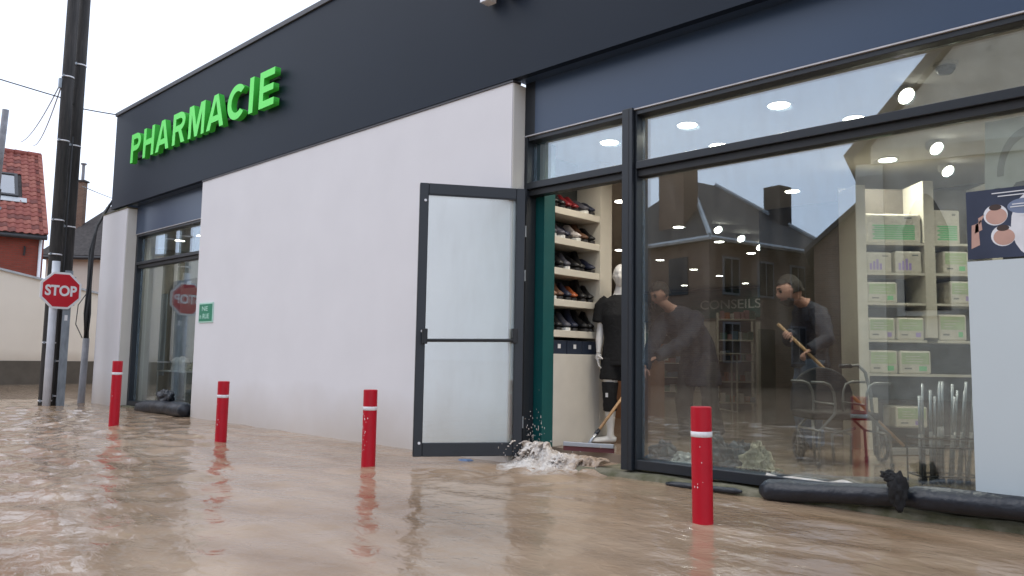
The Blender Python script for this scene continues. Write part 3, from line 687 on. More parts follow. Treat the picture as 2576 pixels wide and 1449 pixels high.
o = rt.build('roof_tiles', M_tile, rf); o['kind'] = 'stuff'
for i in range(12):
    q = base+dn*L+nrm*0.03+e*(i*0.42); m_ = MB(); m_.tube([q, q+e*0.44], [0.12, 0.135], 8); m_.build('ridge_tile', M_tile, rf, smooth=True)
for i in range(nrow):
    q = base-e*0.02+dn*(i*lap)+nrm*0.07; m_ = MB(); m_.prism([q, q+e*0.14, q+e*0.14+dn*0.44, q+dn*0.29], nrm*0.05); m_.build('verge_tile', tile_mats[1], rf)
q0 = base+e*SKY0+dn*(SR0*lap)+nrm*0.05; q1 = dn*((SR1-SR0)*lap-0.1); q2 = e*(SKY1-SKY0)
fr = MB()
for (a, b, c) in ((q0, q2, dn*0.1), (q0+q1-dn*0.1, q2, dn*0.1), (q0+dn*.1, e*0.1, q1-dn*0.2), (q0+dn*.1+q2-e*0.1, e*0.1, q1-dn*0.2)): fr.prism([a, a+b, a+b+c, a+c], nrm*0.10)
sk = fr.build('roof_window', M_iron, bh); m_ = MB(); a = q0+e*0.1+dn*0.1+nrm*0.05; m_.prism([a, a+q2-e*0.2, a+q2-e*0.2+q1-dn*0.2, a+q1-dn*0.2], nrm*0.02); m_.build('pane', M_skyl, sk)
m_ = MB(); a = q0-dn*0.3-e*0.25+nrm*0.02; m_.prism([a, a+q2+e*0.4, a+q2+e*0.4+dn*0.28, a+dn*0.28], nrm*0.02); m_.build('flashing', M_zinc, sk)
m_ = MB(); m_.tube([base-dn*0.05+Vector((0, 0, -0.04)), base+e*W_-dn*0.05+Vector((0, 0, -0.04))], 0.07, 8); m_.build('gutter', M_iron, bh, smooth=True)
m_ = MB(); q = EA-back*0.06-e*-0.1; m_.tube([(q.x, q.y, 4.75), (q.x, q.y, -0.5)], 0.05, 8); m_.build('downpipe', M_signw, bh, smooth=True)
m_ = MB(); q = EA+e*0.55-back*0.05; m_.tube([(q.x, q.y, 4.35), (q.x-0.05*back.x, q.y, 4.3), (q.x, q.y, 4.05)], 0.03, 6); m_.build('bracket', M_iron, bh)

# cream house with a dark roof and a brick chimney
dh = empty('dark_roofed_house', (-37, 11, 0), 'cream house with a dark tiled roof and tall brick chimney behind the poles', 'house')
ex = Vector((0.72, 0.69, 0)); ey = Vector((-0.69, 0.72, 0)); OO = Vector((-38.4, 10.4, 0))
def hp(u, v, z): return tuple(OO+ex*u+ey*v+Vector((0, 0, z)))
MB().hexa([hp(0, 0, -1), hp(9, 0, -1), hp(9, 7, -1), hp(0, 7, -1), hp(0, 0, 5.2), hp(9, 0, 5.2), hp(9, 7, 5.2), hp(0, 7, 5.2)]).build('wall', M_cream, dh)
MB().prism([hp(-0.3, -0.3, 5.0), hp(9.3, -0.3, 5.0), hp(9.3, 3.5, 8.8), hp(2.2, 3.5, 8.8)], (0, 0, 0.15)).build('roof', M_slate, dh)
MB().prism([hp(-0.3, -0.3, 5.0), hp(2.2, 3.5, 8.8), hp(-0.3, 7.3, 5.0)], (0, 0, 0.15)).build('roof', M_slate, dh)
MB().prism([hp(9.3, 7.3, 5.0), hp(-0.3, 7.3, 5.0), hp(2.2, 3.5, 8.8), hp(9.3, 3.5, 8.8)], (0, 0, 0.15)).build('roof', M_slate, dh)
ch = MB().hexa([hp(.46, 1.2, 5.5), hp(.78, 1.2, 5.5), hp(.78, 1.5, 5.5), hp(.46, 1.5, 5.5), hp(.46, 1.2, 8.75), hp(.78, 1.2, 8.75), hp(.78, 1.5, 8.75), hp(.46, 1.5, 8.75)]).build('chimney', M_brick_b, dh)
MB().hexa([hp(.40, 1.14, 8.752), hp(.84, 1.14, 8.752), hp(.84, 1.56, 8.752), hp(.40, 1.56, 8.752), hp(.40, 1.14, 8.83), hp(.84, 1.14, 8.83), hp(.84, 1.56, 8.83), hp(.40, 1.56, 8.83)]).build('cap', M_slate, ch)
c = Vector(hp(.62, 1.35, 8.832)); MB().lathe([(0.07, 0), (0.07, 0.75), (0.13, 0.76), (0.13, 0.82)], c, 12).build('flue', M_gpipe, ch)
c0 = Vector(hp(2.2, -0.36, 5.0)); MB().tube([hp(-0.3, -0.36, 5.02), hp(9.3, -0.36, 5.02)], 0.08, 8).build('gutter', M_iron, dh)
# low roof of the neighbour tucked against the pharmacy's side wall
nh = empty('low_outbuilding', (-19, 8.5, 0), 'low cream outbuilding with a dark pitched roof beside the rounded wall', 'building')
MB().box(-24.1, -16.6, 9.6, 13, -1, 3.0).build('wall', M_cream, nh)
MB().prism([(-24.1, 9.4, 2.95), (-24.1, 13.2, 2.95), (-24.1, 11.3, 4.9)], (7.6, 0, 0)).build('roof', M_slate, nh)

# ================================================================== ACROSS THE STREET (seen only as reflections in the shop glass)
rh = empty('corner_house', (-13.9, -14.6, 0), 'two storey brick house with a hipped roof across the street, reflected in the glass', 'house')
A = Vector((-13.95, -14.56, 0)); u1 = Vector((0.204, -0.979, 0)); u2 = Vector((-0.979, -0.204, 0)); LW, LD = 7.77, 7.0
def rp_(a, b, z): return tuple(A+u1*a+u2*b+Vector((0, 0, z)))
MB().hexa([rp_(0,0,-1), rp_(LW,0,-1), rp_(LW,LD,-1), rp_(0,LD,-1), rp_(0,0,5.3), rp_(LW,0,5.3), rp_(LW,LD,5.3), rp_(0,LD,5.3)]).build('wall', M_brick_b, rh)
E0, E1, E2, E3 = rp_(-.3,-.3,5.4), rp_(LW+.3,-.3,5.4), rp_(LW+.3,LD+.3,5.4), rp_(-.3,LD+.3,5.4); RA, RB = rp_(2.6, 3.3, 8.5), rp_(LW-3.6, 3.3, 8.5)
r_ = MB(); r_.add([E0,E1,E2,E3,RA,RB], [(0,1,5,4),(1,2,5),(2,3,4,5),(3,0,4),(3,2,1,0)]); r_.build('roof', M_slate, rh)
for a, b in ((E0, RA), (E1, RB)): MB().tube([Vector(a)+Vector((0,0,.05)), Vector(b)+Vector((0,0,.05))], 0.09, 6).build('hip_flashing', M_zinc, rh)
MB().tube([rp_(-.35,-.35,5.35), rp_(LW+.35,-.35,5.35)], 0.09, 6).build('gutter', M_zinc, rh); MB().tube([rp_(-.35,-.35,5.35), rp_(-.35,LD+.35,5.35)], 0.09, 6).build('gutter', M_zinc, rh)
def hb(a0,a1,b0,b1,z0,z1): return [rp_(a0,b0,z0),rp_(a1,b0,z0),rp_(a1,b1,z0),rp_(a0,b1,z0),rp_(a0,b0,z1),rp_(a1,b0,z1),rp_(a1,b1,z1),rp_(a0,b1,z1)]
MB().hexa(hb(0.3,1.1,1.5,2.8,6.0,8.6)).build('chimney', M_brick_b, rh); MB().hexa(hb(LW-2.0,LW-1.2,1.2,2.0,6.3,8.4)).build('chimney', M_slate, rh)
for a in (0.7, 2.7, 4.7, 6.3):
    for z0, z1 in ((0.9, 2.4), (3.4, 4.8)):
        if a == 2.7 and z0 < 1: continue
        wv = MB().hexa(hb(a, a+0.95, -0.04, 0.0, z0, z1)).build('window', M_gpipe, rh)
        MB().hexa(hb(a+.08, a+0.44, -0.055, -0.042, z0+.08, z1-.08)).build('pane', M_dark, wv); MB().hexa(hb(a+.51, a+0.87, -0.055, -0.042, z0+.08, z1-.08)).build('pane', M_dark, wv)
MB().hexa(hb(2.7, 3.65, -0.05, 0.0, -0.3, 2.2)).build('door', M_dark, rh)
for b in (1.0, 3.4, 5.4): MB().hexa(hb(-0.04, 0, b, b+0.95, 3.4, 4.8)).build('window', M_dark, rh)

chh = empty('stone_church', (-7.5, -12.2, 0), 'pale stone church front with pointed windows across the street, reflected in the glass', 'church')
Cc = Vector((-7.5, -12.2, 0)); v1 = Vector((0.968, -0.25, 0)); v2 = Vector((-0.25, -0.968, 0))
def cp(a, b, z): return tuple(Cc+v1*a+v2*b+Vector((0, 0, z)))
MB().prism([cp(0,0,-1), cp(10,0,-1), cp(10,0,7.1), cp(5,0,13.1), cp(0,0,7.1)], v2*14).build('wall', M_stone, chh)
MB().prism([cp(-.45,-.3,6.7), cp(5,-.3,13.3), cp(5,-.3,13.7), cp(-.7,-.3,6.85)], v2*14.6).build('roof', M_slate, chh)
MB().prism([cp(10.45,-.3,6.7), cp(10.7,-.3,6.85), cp(5,-.3,13.7), cp(5,-.3,13.3)], v2*14.6).build('roof', M_slate, chh)
def arch(a, z0, z1, wd):
    n = 8; p = [cp(a-wd/2, -0.02, z0), cp(a+wd/2, -0.02, z0)]
    h = z1-z0-wd*0.9
    for i in range(n+1): t_ = i/n; p.append(cp(a+wd/2*(1-t_)-0.0, -0.02, z0+h+wd*0.9*math.sin(t_*math.pi/2)))
    for i in range(1, n): t_ = 1-i/n; p.append(cp(a-wd/2*(1-t_), -0.02, z0+h+wd*0.9*math.sin(t_*math.pi/2)))
    p.append(cp(a-wd/2, -0.02, z0+h)); return p
for a, z0, z1, wd in ((1.3, 2.4, 5.6, 1.1), (3.0, 2.4, 5.6, 1.1), (5.4, 0.2, 7.4, 2.3), (8.2, 2.4, 5.6, 1.1)):
    wv = MB().prism(arch(a, z0-0.15, z1+0.25, wd+0.4), -v2*0.12).build('window', M_stone, chh)
    q = [Vector(x)-v2*0.125 for x in arch(a, z0, z1, wd)]; MB().prism(q, -v2*0.02).build('pane', M_dark, wv)
for a in (-0.1, 9.9): MB().hexa([cp(a-.3,-.5,-1),cp(a+.4,-.5,-1),cp(a+.4,0,-1),cp(a-.3,0,-1),cp(a-.3,-.3,6.2),cp(a+.4,-.3,6.2),cp(a+.4,0,6.6),cp(a-.3,0,6.6)]).build('buttress', M_stone, chh)
MB().hexa([cp(0,-.12,6.55),cp(10,-.12,6.55),cp(10,0,6.55),cp(0,0,6.55),cp(0,-.2,6.9),cp(10,-.2,6.9),cp(10,0,6.9),cp(0,0,6.9)]).build('cornice', M_stone, chh)
ah = empty('gabled_house', (-9.8, -16.5, 0), 'narrow dark gabled house between the corner house and the church, reflected in the glass', 'house')
P0 = Vector((-10.9, -16.4, 0)); q1_ = Vector((0.94, -0.34, 0)); q2_ = Vector((-0.34, -0.94, 0))
MB().prism([P0+Vector((0,0,-1)), P0+q1_*6.5+Vector((0,0,-1)), P0+q1_*6.5+Vector((0,0,5)), P0+q1_*3.25+Vector((0,0,7.9)), P0+Vector((0,0,5))], q2_*9).build('wall', M_brick_b, ah)
MB().prism([P0-q1_*.3-q2_*.2+Vector((0,0,4.75)), P0+q1_*3.25-q2_*.2+Vector((0,0,7.95)), P0+q1_*3.25-q2_*.2+Vector((0,0,8.15)), P0-q1_*.3-q2_*.2+Vector((0,0,4.95))], q2_*9.4).build('roof', M_slate, ah)
MB().prism([P0+q1_*6.8-q2_*.2+Vector((0,0,4.75)), P0+q1_*3.25-q2_*.2+Vector((0,0,7.95)), P0+q1_*3.25-q2_*.2+Vector((0,0,8.15)), P0+q1_*6.8-q2_*.2+Vector((0,0,4.95))], q2_*9.4).build('roof', M_slate, ah)

# ================================================================== SHOP INTERIOR things
YV = Vector((math.cos(YAW), math.sin(YAW), 0)); DV = Vector((-math.sin(YAW), math.cos(YAW), 0))
LIGHTS = [(-4.15,5.62),(-3.34,5.62),(-2.54,5.63),(-3.45,6.35),(-2.23,6.34),(-2.45,7.84),(-3.74,8.61),(-5.6,7.84),(-6.03,9.89),(-6.25,11.51),(-6.46,13.07),(-8.12,11.32),(-8.29,12.91),(-8.57,14.66),(-8.73,16.08),(-9.04,17.96),(-10.56,17.6),(-13.6,5.75),(-12.74,5.75),(-14.5,6.6),(-12.9,7.6),(-1.2,7.9),(-0.2,6.5),(-7.4,8.3)]
dl = None
def downlight(x, y, watts, label):
    t = empty('downlight', (x, y, ZC), label, 'ceiling light', 'round recessed downlights of the shop')
    MB().lathe([(0.074, -0.004), (0.098, -0.012), (0.104, -0.001)], (x, y, ZC), 24).build('trim_ring', M_ring, t, smooth=True)
    MB().lathe([(0.001, -0.014), (0.078, -0.0135), (0.078, -0.0125)], (x, y, ZC), 20).build('lens', M_lens, t)
    ld = bpy.data.lights.new('downlight_lamp', 'AREA'); ld.shape = 'DISK'; ld.size = 0.17; ld.energy = watts; ld.color = (1, 0.93, 0.82); ld.spread = R_(150)
    lo = bpy.data.objects.new('downlight_lamp', ld); COL.objects.link(lo); lo.parent = t; lo.location = (0, 0, -0.02)
    return t
names = ['over the doorway behind the fanlight glass', 'behind the upper glass just right of the door post', 'behind the middle of the upper right glass', 'partly cut by the transom near the door post', 'partly cut by the transom farther right', 'bright oval one above the white shelving', 'alone on the ceiling in front of the taupe partition', 'seen through the open doorway above the mannequin', 'above the reflected brick house, leftmost near one', 'third along the row running into the shop', 'fourth along the row running into the shop', 'lower one seen in the doorway beside the mannequin head', 'left of the row deep in the shop', 'deep in the shop, second of the left row', 'deep in the shop, third of the left row', 'farthest on the right above the green band', 'farthest on the left above the green band', 'upper left one behind the left window', 'upper right one behind the left window', 'lower one behind the left window', 'deep in the left room', 'above the right shelving', 'beyond the right edge over the window', 'hidden behind the shoe shelves']
for (x, y), nm in zip(LIGHTS, names): downlight(x, y, (15 if x > -2.6 and y > 6 else 7 if x > -3 else 4.6 if x > -4.7 else 3.0) if y < 9.4 else 3.2, 'round white downlight '+nm)
# tilted spots
def spot(x, y, label):
    t = empty('spotlight', (x, y, ZC), label, 'ceiling light', 'small tilted ceiling spotlights')
    MB().tube([(x, y, ZC-0.001), (x, y, ZC-0.03)], 0.05, 14).build('base', M_ring, t)
    MB().tube([(x, y, ZC-0.03), (x+0.045, y-0.03, ZC-0.075)], 0.062, 16).build('head', M_ring, t, smooth=False)
    MB().tube([(x+0.0455, y-0.0303, ZC-0.0755), (x+0.047, y-0.0313, ZC-0.077)], 0.058, 16).build('lens', M_lens, t)
for x, y, l in ((-1.73,5.86,'tilted spotlight behind the upper right glass'),(-1.96,7.47,'tilted spotlight above the right shelving, upper of two'),(-2.11,8.42,'tilted spotlight above the right shelving, lower of two'),(-5.55,10.14,'tilted spotlight nearest of three in a row deep in the shop'),(-5.67,11.08,'tilted spotlight in the middle of three in a row'),(-5.85,12.09,'tilted spotlight last of three in a row by the partition')): spot(x, y, l)
# dome camera
t = empty('dome_camera', (-1.36, 5.56, ZC), 'dark dome security camera under the ceiling at the upper right', 'camera')
MB().lathe([(0.001, -0.001), (0.075, -0.001), (0.075, -0.02), (0.001, -0.021)], (-1.36, 5.56, ZC), 18).build('base', M_ring, t)
MB().lathe([(0.06, -0.022), (0.058, -0.045), (0.04, -0.068), (0.01, -0.078)], (-1.36, 5.56, ZC), 18).build('dome', M_dark, t, smooth=True)

# shoe shelving behind the door
ss_ = empty('shoe_shelving', (-4.75, 5.8, FL), 'cream shoe shelving with a teal end panel inside the doorway', 'shelving')
box('end_panel', M_teal, ss_, -4.895, -4.60, 5.245, 5.395, FL, ZC-.002)
box('back_panel', mat('dark shelf back', (.05, .058, .055), .6), ss_, -4.915, -4.902, 5.376, 6.28, FL, ZC-.002)
box('end_panel', M_shelf, ss_, -4.90, -4.60, 6.09, 6.28, FL, ZC-.002)
SH = [2.33, 2.045, 1.757, 1.465, 1.178]
for z in SH: box('shelf', M_shelf, ss_, -4.90, -4.605, 5.397, 6.088, z-0.065, z, bevel=0.004)
box('base_cabinet', M_cab, ss_, -4.90, -4.60, 5.397, 6.088, FL+.001, 0.958, bevel=0.004)
for i, (ya, yb) in enumerate(((5.40, 5.62), (5.63, 5.85), (5.86, 6.08))):
    o = tag(box('shoe_box', M_navy, None, -4.88, -4.63, ya, yb, 0.9585, 1.085, bevel=0.004), ['navy storage box nearest the teal panel under the shoes', 'navy storage box with a white tag in the middle under the shoes', 'navy storage box nearest the mannequin under the shoes'][i], 'box', 'navy boxes on the shoe cabinet')
    box('label_tag', M_signw, o, -4.6295, -4.628, ya+.09, ya+.13, 1.01, 1.05)

def shoe_mesh(boot=0.0):
    """shoe pointing +x, 0.25 m long: returns upper, sole"""
    secs = [(-0.125, .022, .030, .012), (-0.115, .034, .075+boot, .010), (-0.08, .037, .088+boot, .008), (-0.035, .035, .085+boot*.9, .007), (0.01, .036, .072+boot*.2, .008), (0.05, .042, .055, .010), (0.09, .041, .043, .013), (0.118, .027, .034, .016), (0.127, .010, .026, .019)]
    n = 10; vs = []; fs = []
    for x, wd, h, z0 in secs:
        for k in range(n):
            a = 2*math.pi*k/n; vs.append((x, wd*math.cos(a)*(0.75 if math.sin(a) > .5 else 1), z0+(h-z0)*(0.5+0.5*math.sin(a))))
    for i in range(len(secs)-1):
        for k in range(n): fs.append((i*n+k, (i+1)*n+k, (i+1)*n+(k+1) % n, i*n+(k+1) % n))
    fs += [tuple(range(n)), tuple(range(len(vs)-1, len(vs)-1-n, -1))]
    up = bpy.data.meshes.new('upper'); up.from_pydata(vs, [], fs); up.update()
    m = 14; sv = []
    pts = [(0.13*math.cos(2*math.pi*k/m), (0.043+0.006*math.cos(2*math.pi*k/m))*math.sin(2*math.pi*k/m)) for k in range(m)]
    sv = [(x, y, 0) for x, y in pts]+[(x, y, 0.016) for x, y in pts]
    sf = [tuple(range(m-1, -1, -1)), tuple(range(m, 2*m))]+[(k, (k+1) % m, m+(k+1) % m, m+k) for k in range(m)]
    so = bpy.data.meshes.new('sole'); so.from_pydata(sv, [], sf); so.update()
    return up, so
SHC = {'black': (0.012, 0.012, 0.013), 'red': (0.22, 0.015, 0.02), 'grey': (0.09, 0.09, 0.11), 'white': (0.55, 0.5, 0.47), 'brown': (0.14, 0.07, 0.04), 'navy': (0.02, 0.025, 0.05), 'tan': (0.32, 0.19, 0.13), 'orange': (0.4, 0.1, 0.03)}
ROWS = [['black', 'black', 'red', 'red', 'grey', 'navy'], ['grey', 'grey', 'navy', 'white', 'brown', 'black'], ['black', 'black', 'grey', 'black', 'black', 'navy'], ['tan', 'brown', 'navy', 'orange', 'black', 'black'], ['black', 'black', 'grey', 'navy', 'black', 'black']]
SHELFN = ['top', 'second', 'middle', 'fourth', 'lowest']; POSN = ['nearest the teal panel', 'second from the teal panel', 'third from the teal panel', 'third from the mannequin end', 'second from the mannequin end', 'nearest the mannequin']
upm, som = {}, None
rnd = random.Random(11)
for r, row in enumerate(ROWS):
    for i, c in enumerate(row):
        b = rnd.choice([0, 0.015, 0.03, 0.055]); key = (c, b)
        if key not in upm:
            up, so = shoe_mesh(b); up.materials.append(mat('shoe '+c, SHC[c], 0.45, var=0.2, scale=30)); up.polygons.foreach_set('use_smooth', [True]*len(up.polygons))
            so.materials.append(M_shoe if c not in ('white', 'grey', 'tan') else M_label); upm[key] = (up, so)
        x, y = -4.755+rnd.uniform(-.015, .015), 5.455+i*0.118
        t = empty('shoe', (x, y, SH[r]+.001), c+' shoe on the '+SHELFN[r]+' shelf, '+POSN[i], 'shoe', 'display shoes on the shoe shelving', rz=rnd.uniform(-0.5, -0.2)); t.scale = (1.15, 1.2, 1.75)
        for nm_, me in zip(('upper', 'sole'), upm[key]):
            o = bpy.data.objects.new(nm_, me); COL.objects.link(o); o.parent = t
            if nm_ == 'upper': o.location.z = 0.006

# ---------------- people and mannequin
def hand_chains(wrist, d, palm_n, side, grip=0.6, s=1.0):
    """palm + four bent fingers + thumb. d: pointing direction, palm_n: palm normal (fingers curl towards it)"""
    d = Vector(d).normalized(); n = Vector(palm_n); n = (n-d*n.dot(d)).normalized(); l = d.cross(n)*side
    W = Vector(wrist); ch = [([W, W+d*.045*s, W+d*.085*s], [(.024*s, .017*s), (.036*s, .016*s), (.036*s, .014*s)], None)]
    for k, (off, ln) in enumerate(((-.027, .066), (-.009, .078), (.009, .073), (.026, .058))):
        b = W+d*.06*s+l*off*s; a1 = grip*0.7; a2 = grip*1.9; a3 = grip*2.8
        f = lambda a: d*math.cos(a)+n*math.sin(a)
        p1 = W+d*.088*s+l*off*s; p2 = p1+f(a1)*ln*.45*s; p3 = p2+f(a2)*ln*.32*s; p4 = p3+f(a3)*ln*.25*s
        ch.append(([b, p1, p2, p3, p4], [.009*s, .009*s, .0085*s, .008*s, .0065*s], None))
    b = W+d*.02*s-l*.02*s; q1 = W+d*.045*s-l*.045*s+n*.01*s; q2 = q1+(d*.5-l*.35+n*.8).normalized()*.03*s; q3 = q2+(d*.6+n*.8).normalized()*.026*s
    ch.append(([b, q1, q2, q3], [.012*s, .011*s, .0095*s, .008*s], None)); return ch
def head_mesh(c, fdir, up, s, m, name, parent, face=True):
    """head with brow, eye sockets, nose, mouth, chin and ears, as one sculpted mesh"""
    f = Vector(fdir).normalized(); u = Vector(up); u = (u-f*u.dot(f)).normalized(); l = u.cross(f)
    bm = bmesh.new(); bmesh.ops.create_icosphere(bm, subdivisions=4, radius=1.0)
    for v in bm.verts:
        x, y, z = v.co   # x forward, y left, z up
        X, Y, Z = x*.098, y*.076, z*.118
        if z < 0: Y *= 1+0.28*z; X *= 1+0.10*z
        if face and x > 0:
            X += 0.006*math.exp(-((z-.32)/.12)**2)*math.exp(-(y/.6)**2)
            for sy in (-1, 1): X -= 0.014*math.exp(-((z-.08)/.13)**2-((y-sy*.38)/.2)**2)
            X += 0.028*math.exp(-((z+.18)/.13)**2-(y/.13)**2)+0.012*math.exp(-((z-.02)/.16)**2-(y/.1)**2)
            X += 0.006*math.exp(-((z+.45)/.05)**2-(y/.28)**2)+0.006*math.exp(-((z+.56)/.05)**2-(y/.25)**2)-0.006*math.exp(-((z+.505)/.025)**2-(y/.3)**2)
            X += 0.012*math.exp(-((z+.85)/.15)**2-(y/.35)**2)
        if face: Y += (0.016 if y > 0 else -0.016)*math.exp(-((x+.05)/.14)**2-((z+.03)/.2)**2)*(abs(y) > .8)
        v.co = Vector(c)+(f*X+l*Y+u*Z)*s-ORG[parent.name]
    me = bpy.data.meshes.new(name); bm.to_mesh(me); bm.free()
    return me
def join_mesh(name, meshes, m, parent):
    bm = bmesh.new()
    for me in meshes: bm.from_mesh(me)
    out = bpy.data.meshes.new(name); bm.to_mesh(out); bm.free()
    return link(name, out, m, parent, smooth=True)
def eyes(c, fdir, up, s, parent):
    f = Vector(fdir).normalized(); u = Vector(up); u = (u-f*u.dot(f)).normalized(); l = u.cross(f)
    for sy in (-1, 1):
        bm = bmesh.new(); q = Vector(c)+(f*.080+l*sy*.031+u*.010)*s-ORG[parent.name]
        bmesh.ops.create_icosphere(bm, subdivisions=2, radius=.0125*s, matrix=Matrix.Translation(q))
        me = bpy.data.meshes.new('eye'); bm.to_mesh(me); bm.free(); link('eye', me, M_dark, parent, smooth=True)
        b = MB(); a0 = Vector(c)+(f*.094+l*sy*.014+u*.034)*s; b.tube([a0, a0+(l*sy*.016+u*.004)*s, a0+(l*sy*.032-f*.014)*s], .0045*s, 6); b.build('eyebrow', M_hair, parent, smooth=True)
    b = MB(); b.tube([Vector(c)+(f*.080-l*.022-u*.060)*s, Vector(c)+(f*.095-u*.059)*s, Vector(c)+(f*.080+l*.022-u*.060)*s], .0045*s, 6); b.build('mouth', mat('lips', (.3,.1,.08), .5), parent, smooth=True)
def cap_hair(c, fdir, up, s, m, parent, name='hair', low=0.05):
    f = Vector(fdir).normalized(); u = Vector(up); u = (u-f*u.dot(f)).normalized(); l = u.cross(f)
    bm = bmesh.new(); bmesh.ops.create_icosphere(bm, subdivisions=4, radius=1.0)
    rn = random.Random(1)
    kill = [v for v in bm.verts if not (v.co.z > 0.45 or (v.co.x < 0.15 and v.co.z > -0.35+low))]
    bmesh.ops.delete(bm, geom=kill, context='VERTS')
    for v in bm.verts:
        k = 1.09+rn.uniform(-.03, .05)+.04*math.sin(v.co.y*9+v.co.z*7); v.co = Vector(c)+(f*(v.co.x*.098*k-.004)+l*v.co.y*.08*k+u*v.co.z*.118*k)*s-ORG[parent.name]
    me = bpy.data.meshes.new(name); bm.to_mesh(me); bm.free()
    return link(name, me, m, parent, smooth=True)
def beard(c, fdir, up, s, m, parent):
    f = Vector(fdir).normalized(); u = Vector(up); u = (u-f*u.dot(f)).normalized(); l = u.cross(f)
    bm = bmesh.new(); bmesh.ops.create_icosphere(bm, subdivisions=4, radius=1.0)
    kill = [v for v in bm.verts if not (v.co.z < -0.40 and v.co.x > -0.15)]
    bmesh.ops.delete(bm, geom=kill, context='VERTS')
    for v in bm.verts:
        x, y, z = v.co; v.co = Vector(c)+(f*(x*.098*(1+.10*z)+0.020)*1.10+l*y*.088*(1+.22*z)+u*(z*.118*1.10-.004))*s-ORG[parent.name]
    me = bpy.data.meshes.new('beard'); bm.to_mesh(me); bm.free(); return link('beard', me, m, parent, smooth=True)
V = Vector
def fused(name, lofts, m, parent, lat, voxel=.012, wr=.0, wscale=9, smooth_it=3, extra=()):
    """closed elliptical lofts [(centre, r_lateral, r_depth), ...] fused into one skin by a voxel remesh, then wrinkled"""
    from mathutils import noise
    o0 = ORG[parent.name]; bm = bmesh.new(); n = 20; lat = V(lat).normalized()
    for rings in lofts:
        pts = [V(r[0]) for r in rings]; prev = None
        for i, r in enumerate(rings):
            d = (pts[min(i+1, len(pts)-1)]-pts[max(i-1, 0)]).normalized()
            a = lat-d*lat.dot(d)
            if a.length < .2: a = V((0, 0, 1))-d*d.z
            a.normalize(); b = d.cross(a).normalized()
            cur = [bm.verts.new(pts[i]+a*r[1]*math.cos(2*math.pi*k/n)+b*r[2]*math.sin(2*math.pi*k/n)) for k in range(n)]
            if prev:
                for k in range(n): bm.faces.new((prev[k], prev[(k+1) % n], cur[(k+1) % n], cur[k]))
            else: bm.faces.new(cur[::-1])
            prev = cur
        bm.faces.new(prev)
    bmesh.ops.recalc_face_normals(bm, faces=bm.faces)
    me = bpy.data.meshes.new(name); bm.to_mesh(me); bm.free()
    ob = bpy.data.objects.new(name+'_raw', me); COL.objects.link(ob)
    rm = ob.modifiers.new('r', 'REMESH'); rm.mode = 'VOXEL'; rm.voxel_size = voxel
    sm = ob.modifiers.new('s', 'SMOOTH'); sm.factor = .5; sm.iterations = smooth_it
    dg = bpy.context.evaluated_depsgraph_get(); dg.update()
    out = bpy.data.meshes.new_from_object(ob.evaluated_get(dg)); bpy.data.objects.remove(ob); bpy.data.meshes.remove(me)
    for v in out.vertices:
        p = v.co.copy()
        if wr: p += v.normal*wr*(1-2*abs(noise.noise(V((p.x*wscale, p.y*wscale, p.z*wscale*.8))))+.5*noise.noise(p*wscale*2.5))
        v.co = p-o0
    if extra: return join_mesh(name, [out]+list(extra), m, parent)
    return link(name, out, m, parent, smooth=True)
# man bending with the squeegee in the doorway
p1 = empty('person', (-4.24, 7.35, FL), 'man in a navy coat bending behind the glass, pushing water out with a squeegee', 'person')
hip, chest, neck, head = V((-4.25,7.36,.93)), V((-4.29,7.10,1.30)), V((-4.33,6.95,1.45)), V((-4.37,6.80,1.60))
shL, shR = V((-4.08,7.12,1.37)), V((-4.49,7.06,1.36))
elL, elR = V((-4.10,6.80,1.10)), V((-4.42,6.74,1.06)); haL, haR = V((-4.245,6.47,.925)), V((-4.225,6.28,.815))
hl, hr = V((-4.14,7.36,.90)), V((-4.36,7.36,.90)); kL, kR = V((-4.10,7.33,.50)), V((-4.36,7.24,.50)); aL, aR = V((-4.10,7.45,.20)), V((-4.36,7.32,.20))
fwd = V((-.05,-1,-.1))
body = [([hip, chest, neck, head-V((0,0.02,.06)), shL, elL, haL+(elL-haL).normalized()*.06, shR, elR, haR+(elR-haR).normalized()*.06, hl, kL, aL, hr, kR, aR],
         [.10,.10,.056,.055,.05,.04,.026,.05,.04,.026,.07,.05,.04,.07,.05,.04], [(0,1),(1,2),(2,3),(1,4),(4,5),(5,6),(1,7),(7,8),(8,9),(0,10),(10,11),(11,12),(0,13),(13,14),(14,15)])]
for w_, e_, sd in ((haL, elL, 1), (haR, elR, -1)): body += hand_chains(w_+(e_-w_).normalized()*.05, w_-e_, (0.1,0.1,-1), sd, .75)
b_ = skin_mesh('body_raw', body, M_skin, p1); hm = head_mesh(head, (-.35,-.8,-.5), (0,-.4,1), 1.02, M_skin, 'h', p1)
join_mesh('body', [b_.data, hm], M_skin, p1); bpy.data.objects.remove(b_)
cap_hair(head, (-.35,-.8,-.5), (0,-.4,1), 1.02, M_hair, p1); eyes(head, (-.35,-.8,-.5), (0,-.4,1), 1.02, p1)
fused('coat', [[(hip+V((0,.03,-.27)), .235, .20), (hip+V((0,.02,-.1)), .205, .18), (hip+V((0,-.03,.12)), .19, .165), (chest, .215, .165), (chest.lerp(neck,.55), .17, .12), (neck+V((0,.01,.0)), .07, .07)],
    [(shL+V((-.05,0,.0)), .08, .09), (shL.lerp(elL,.4), .085, .085), (elL, .07, .07), (elL.lerp(haL,.85), .055, .055)], [(shR+V((.05,0,0)), .08, .09), (shR.lerp(elR,.4), .085, .085), (elR, .07, .07), (elR.lerp(haR,.85), .055, .055)]], M_coat, p1, (1,0,0), .014, .012)
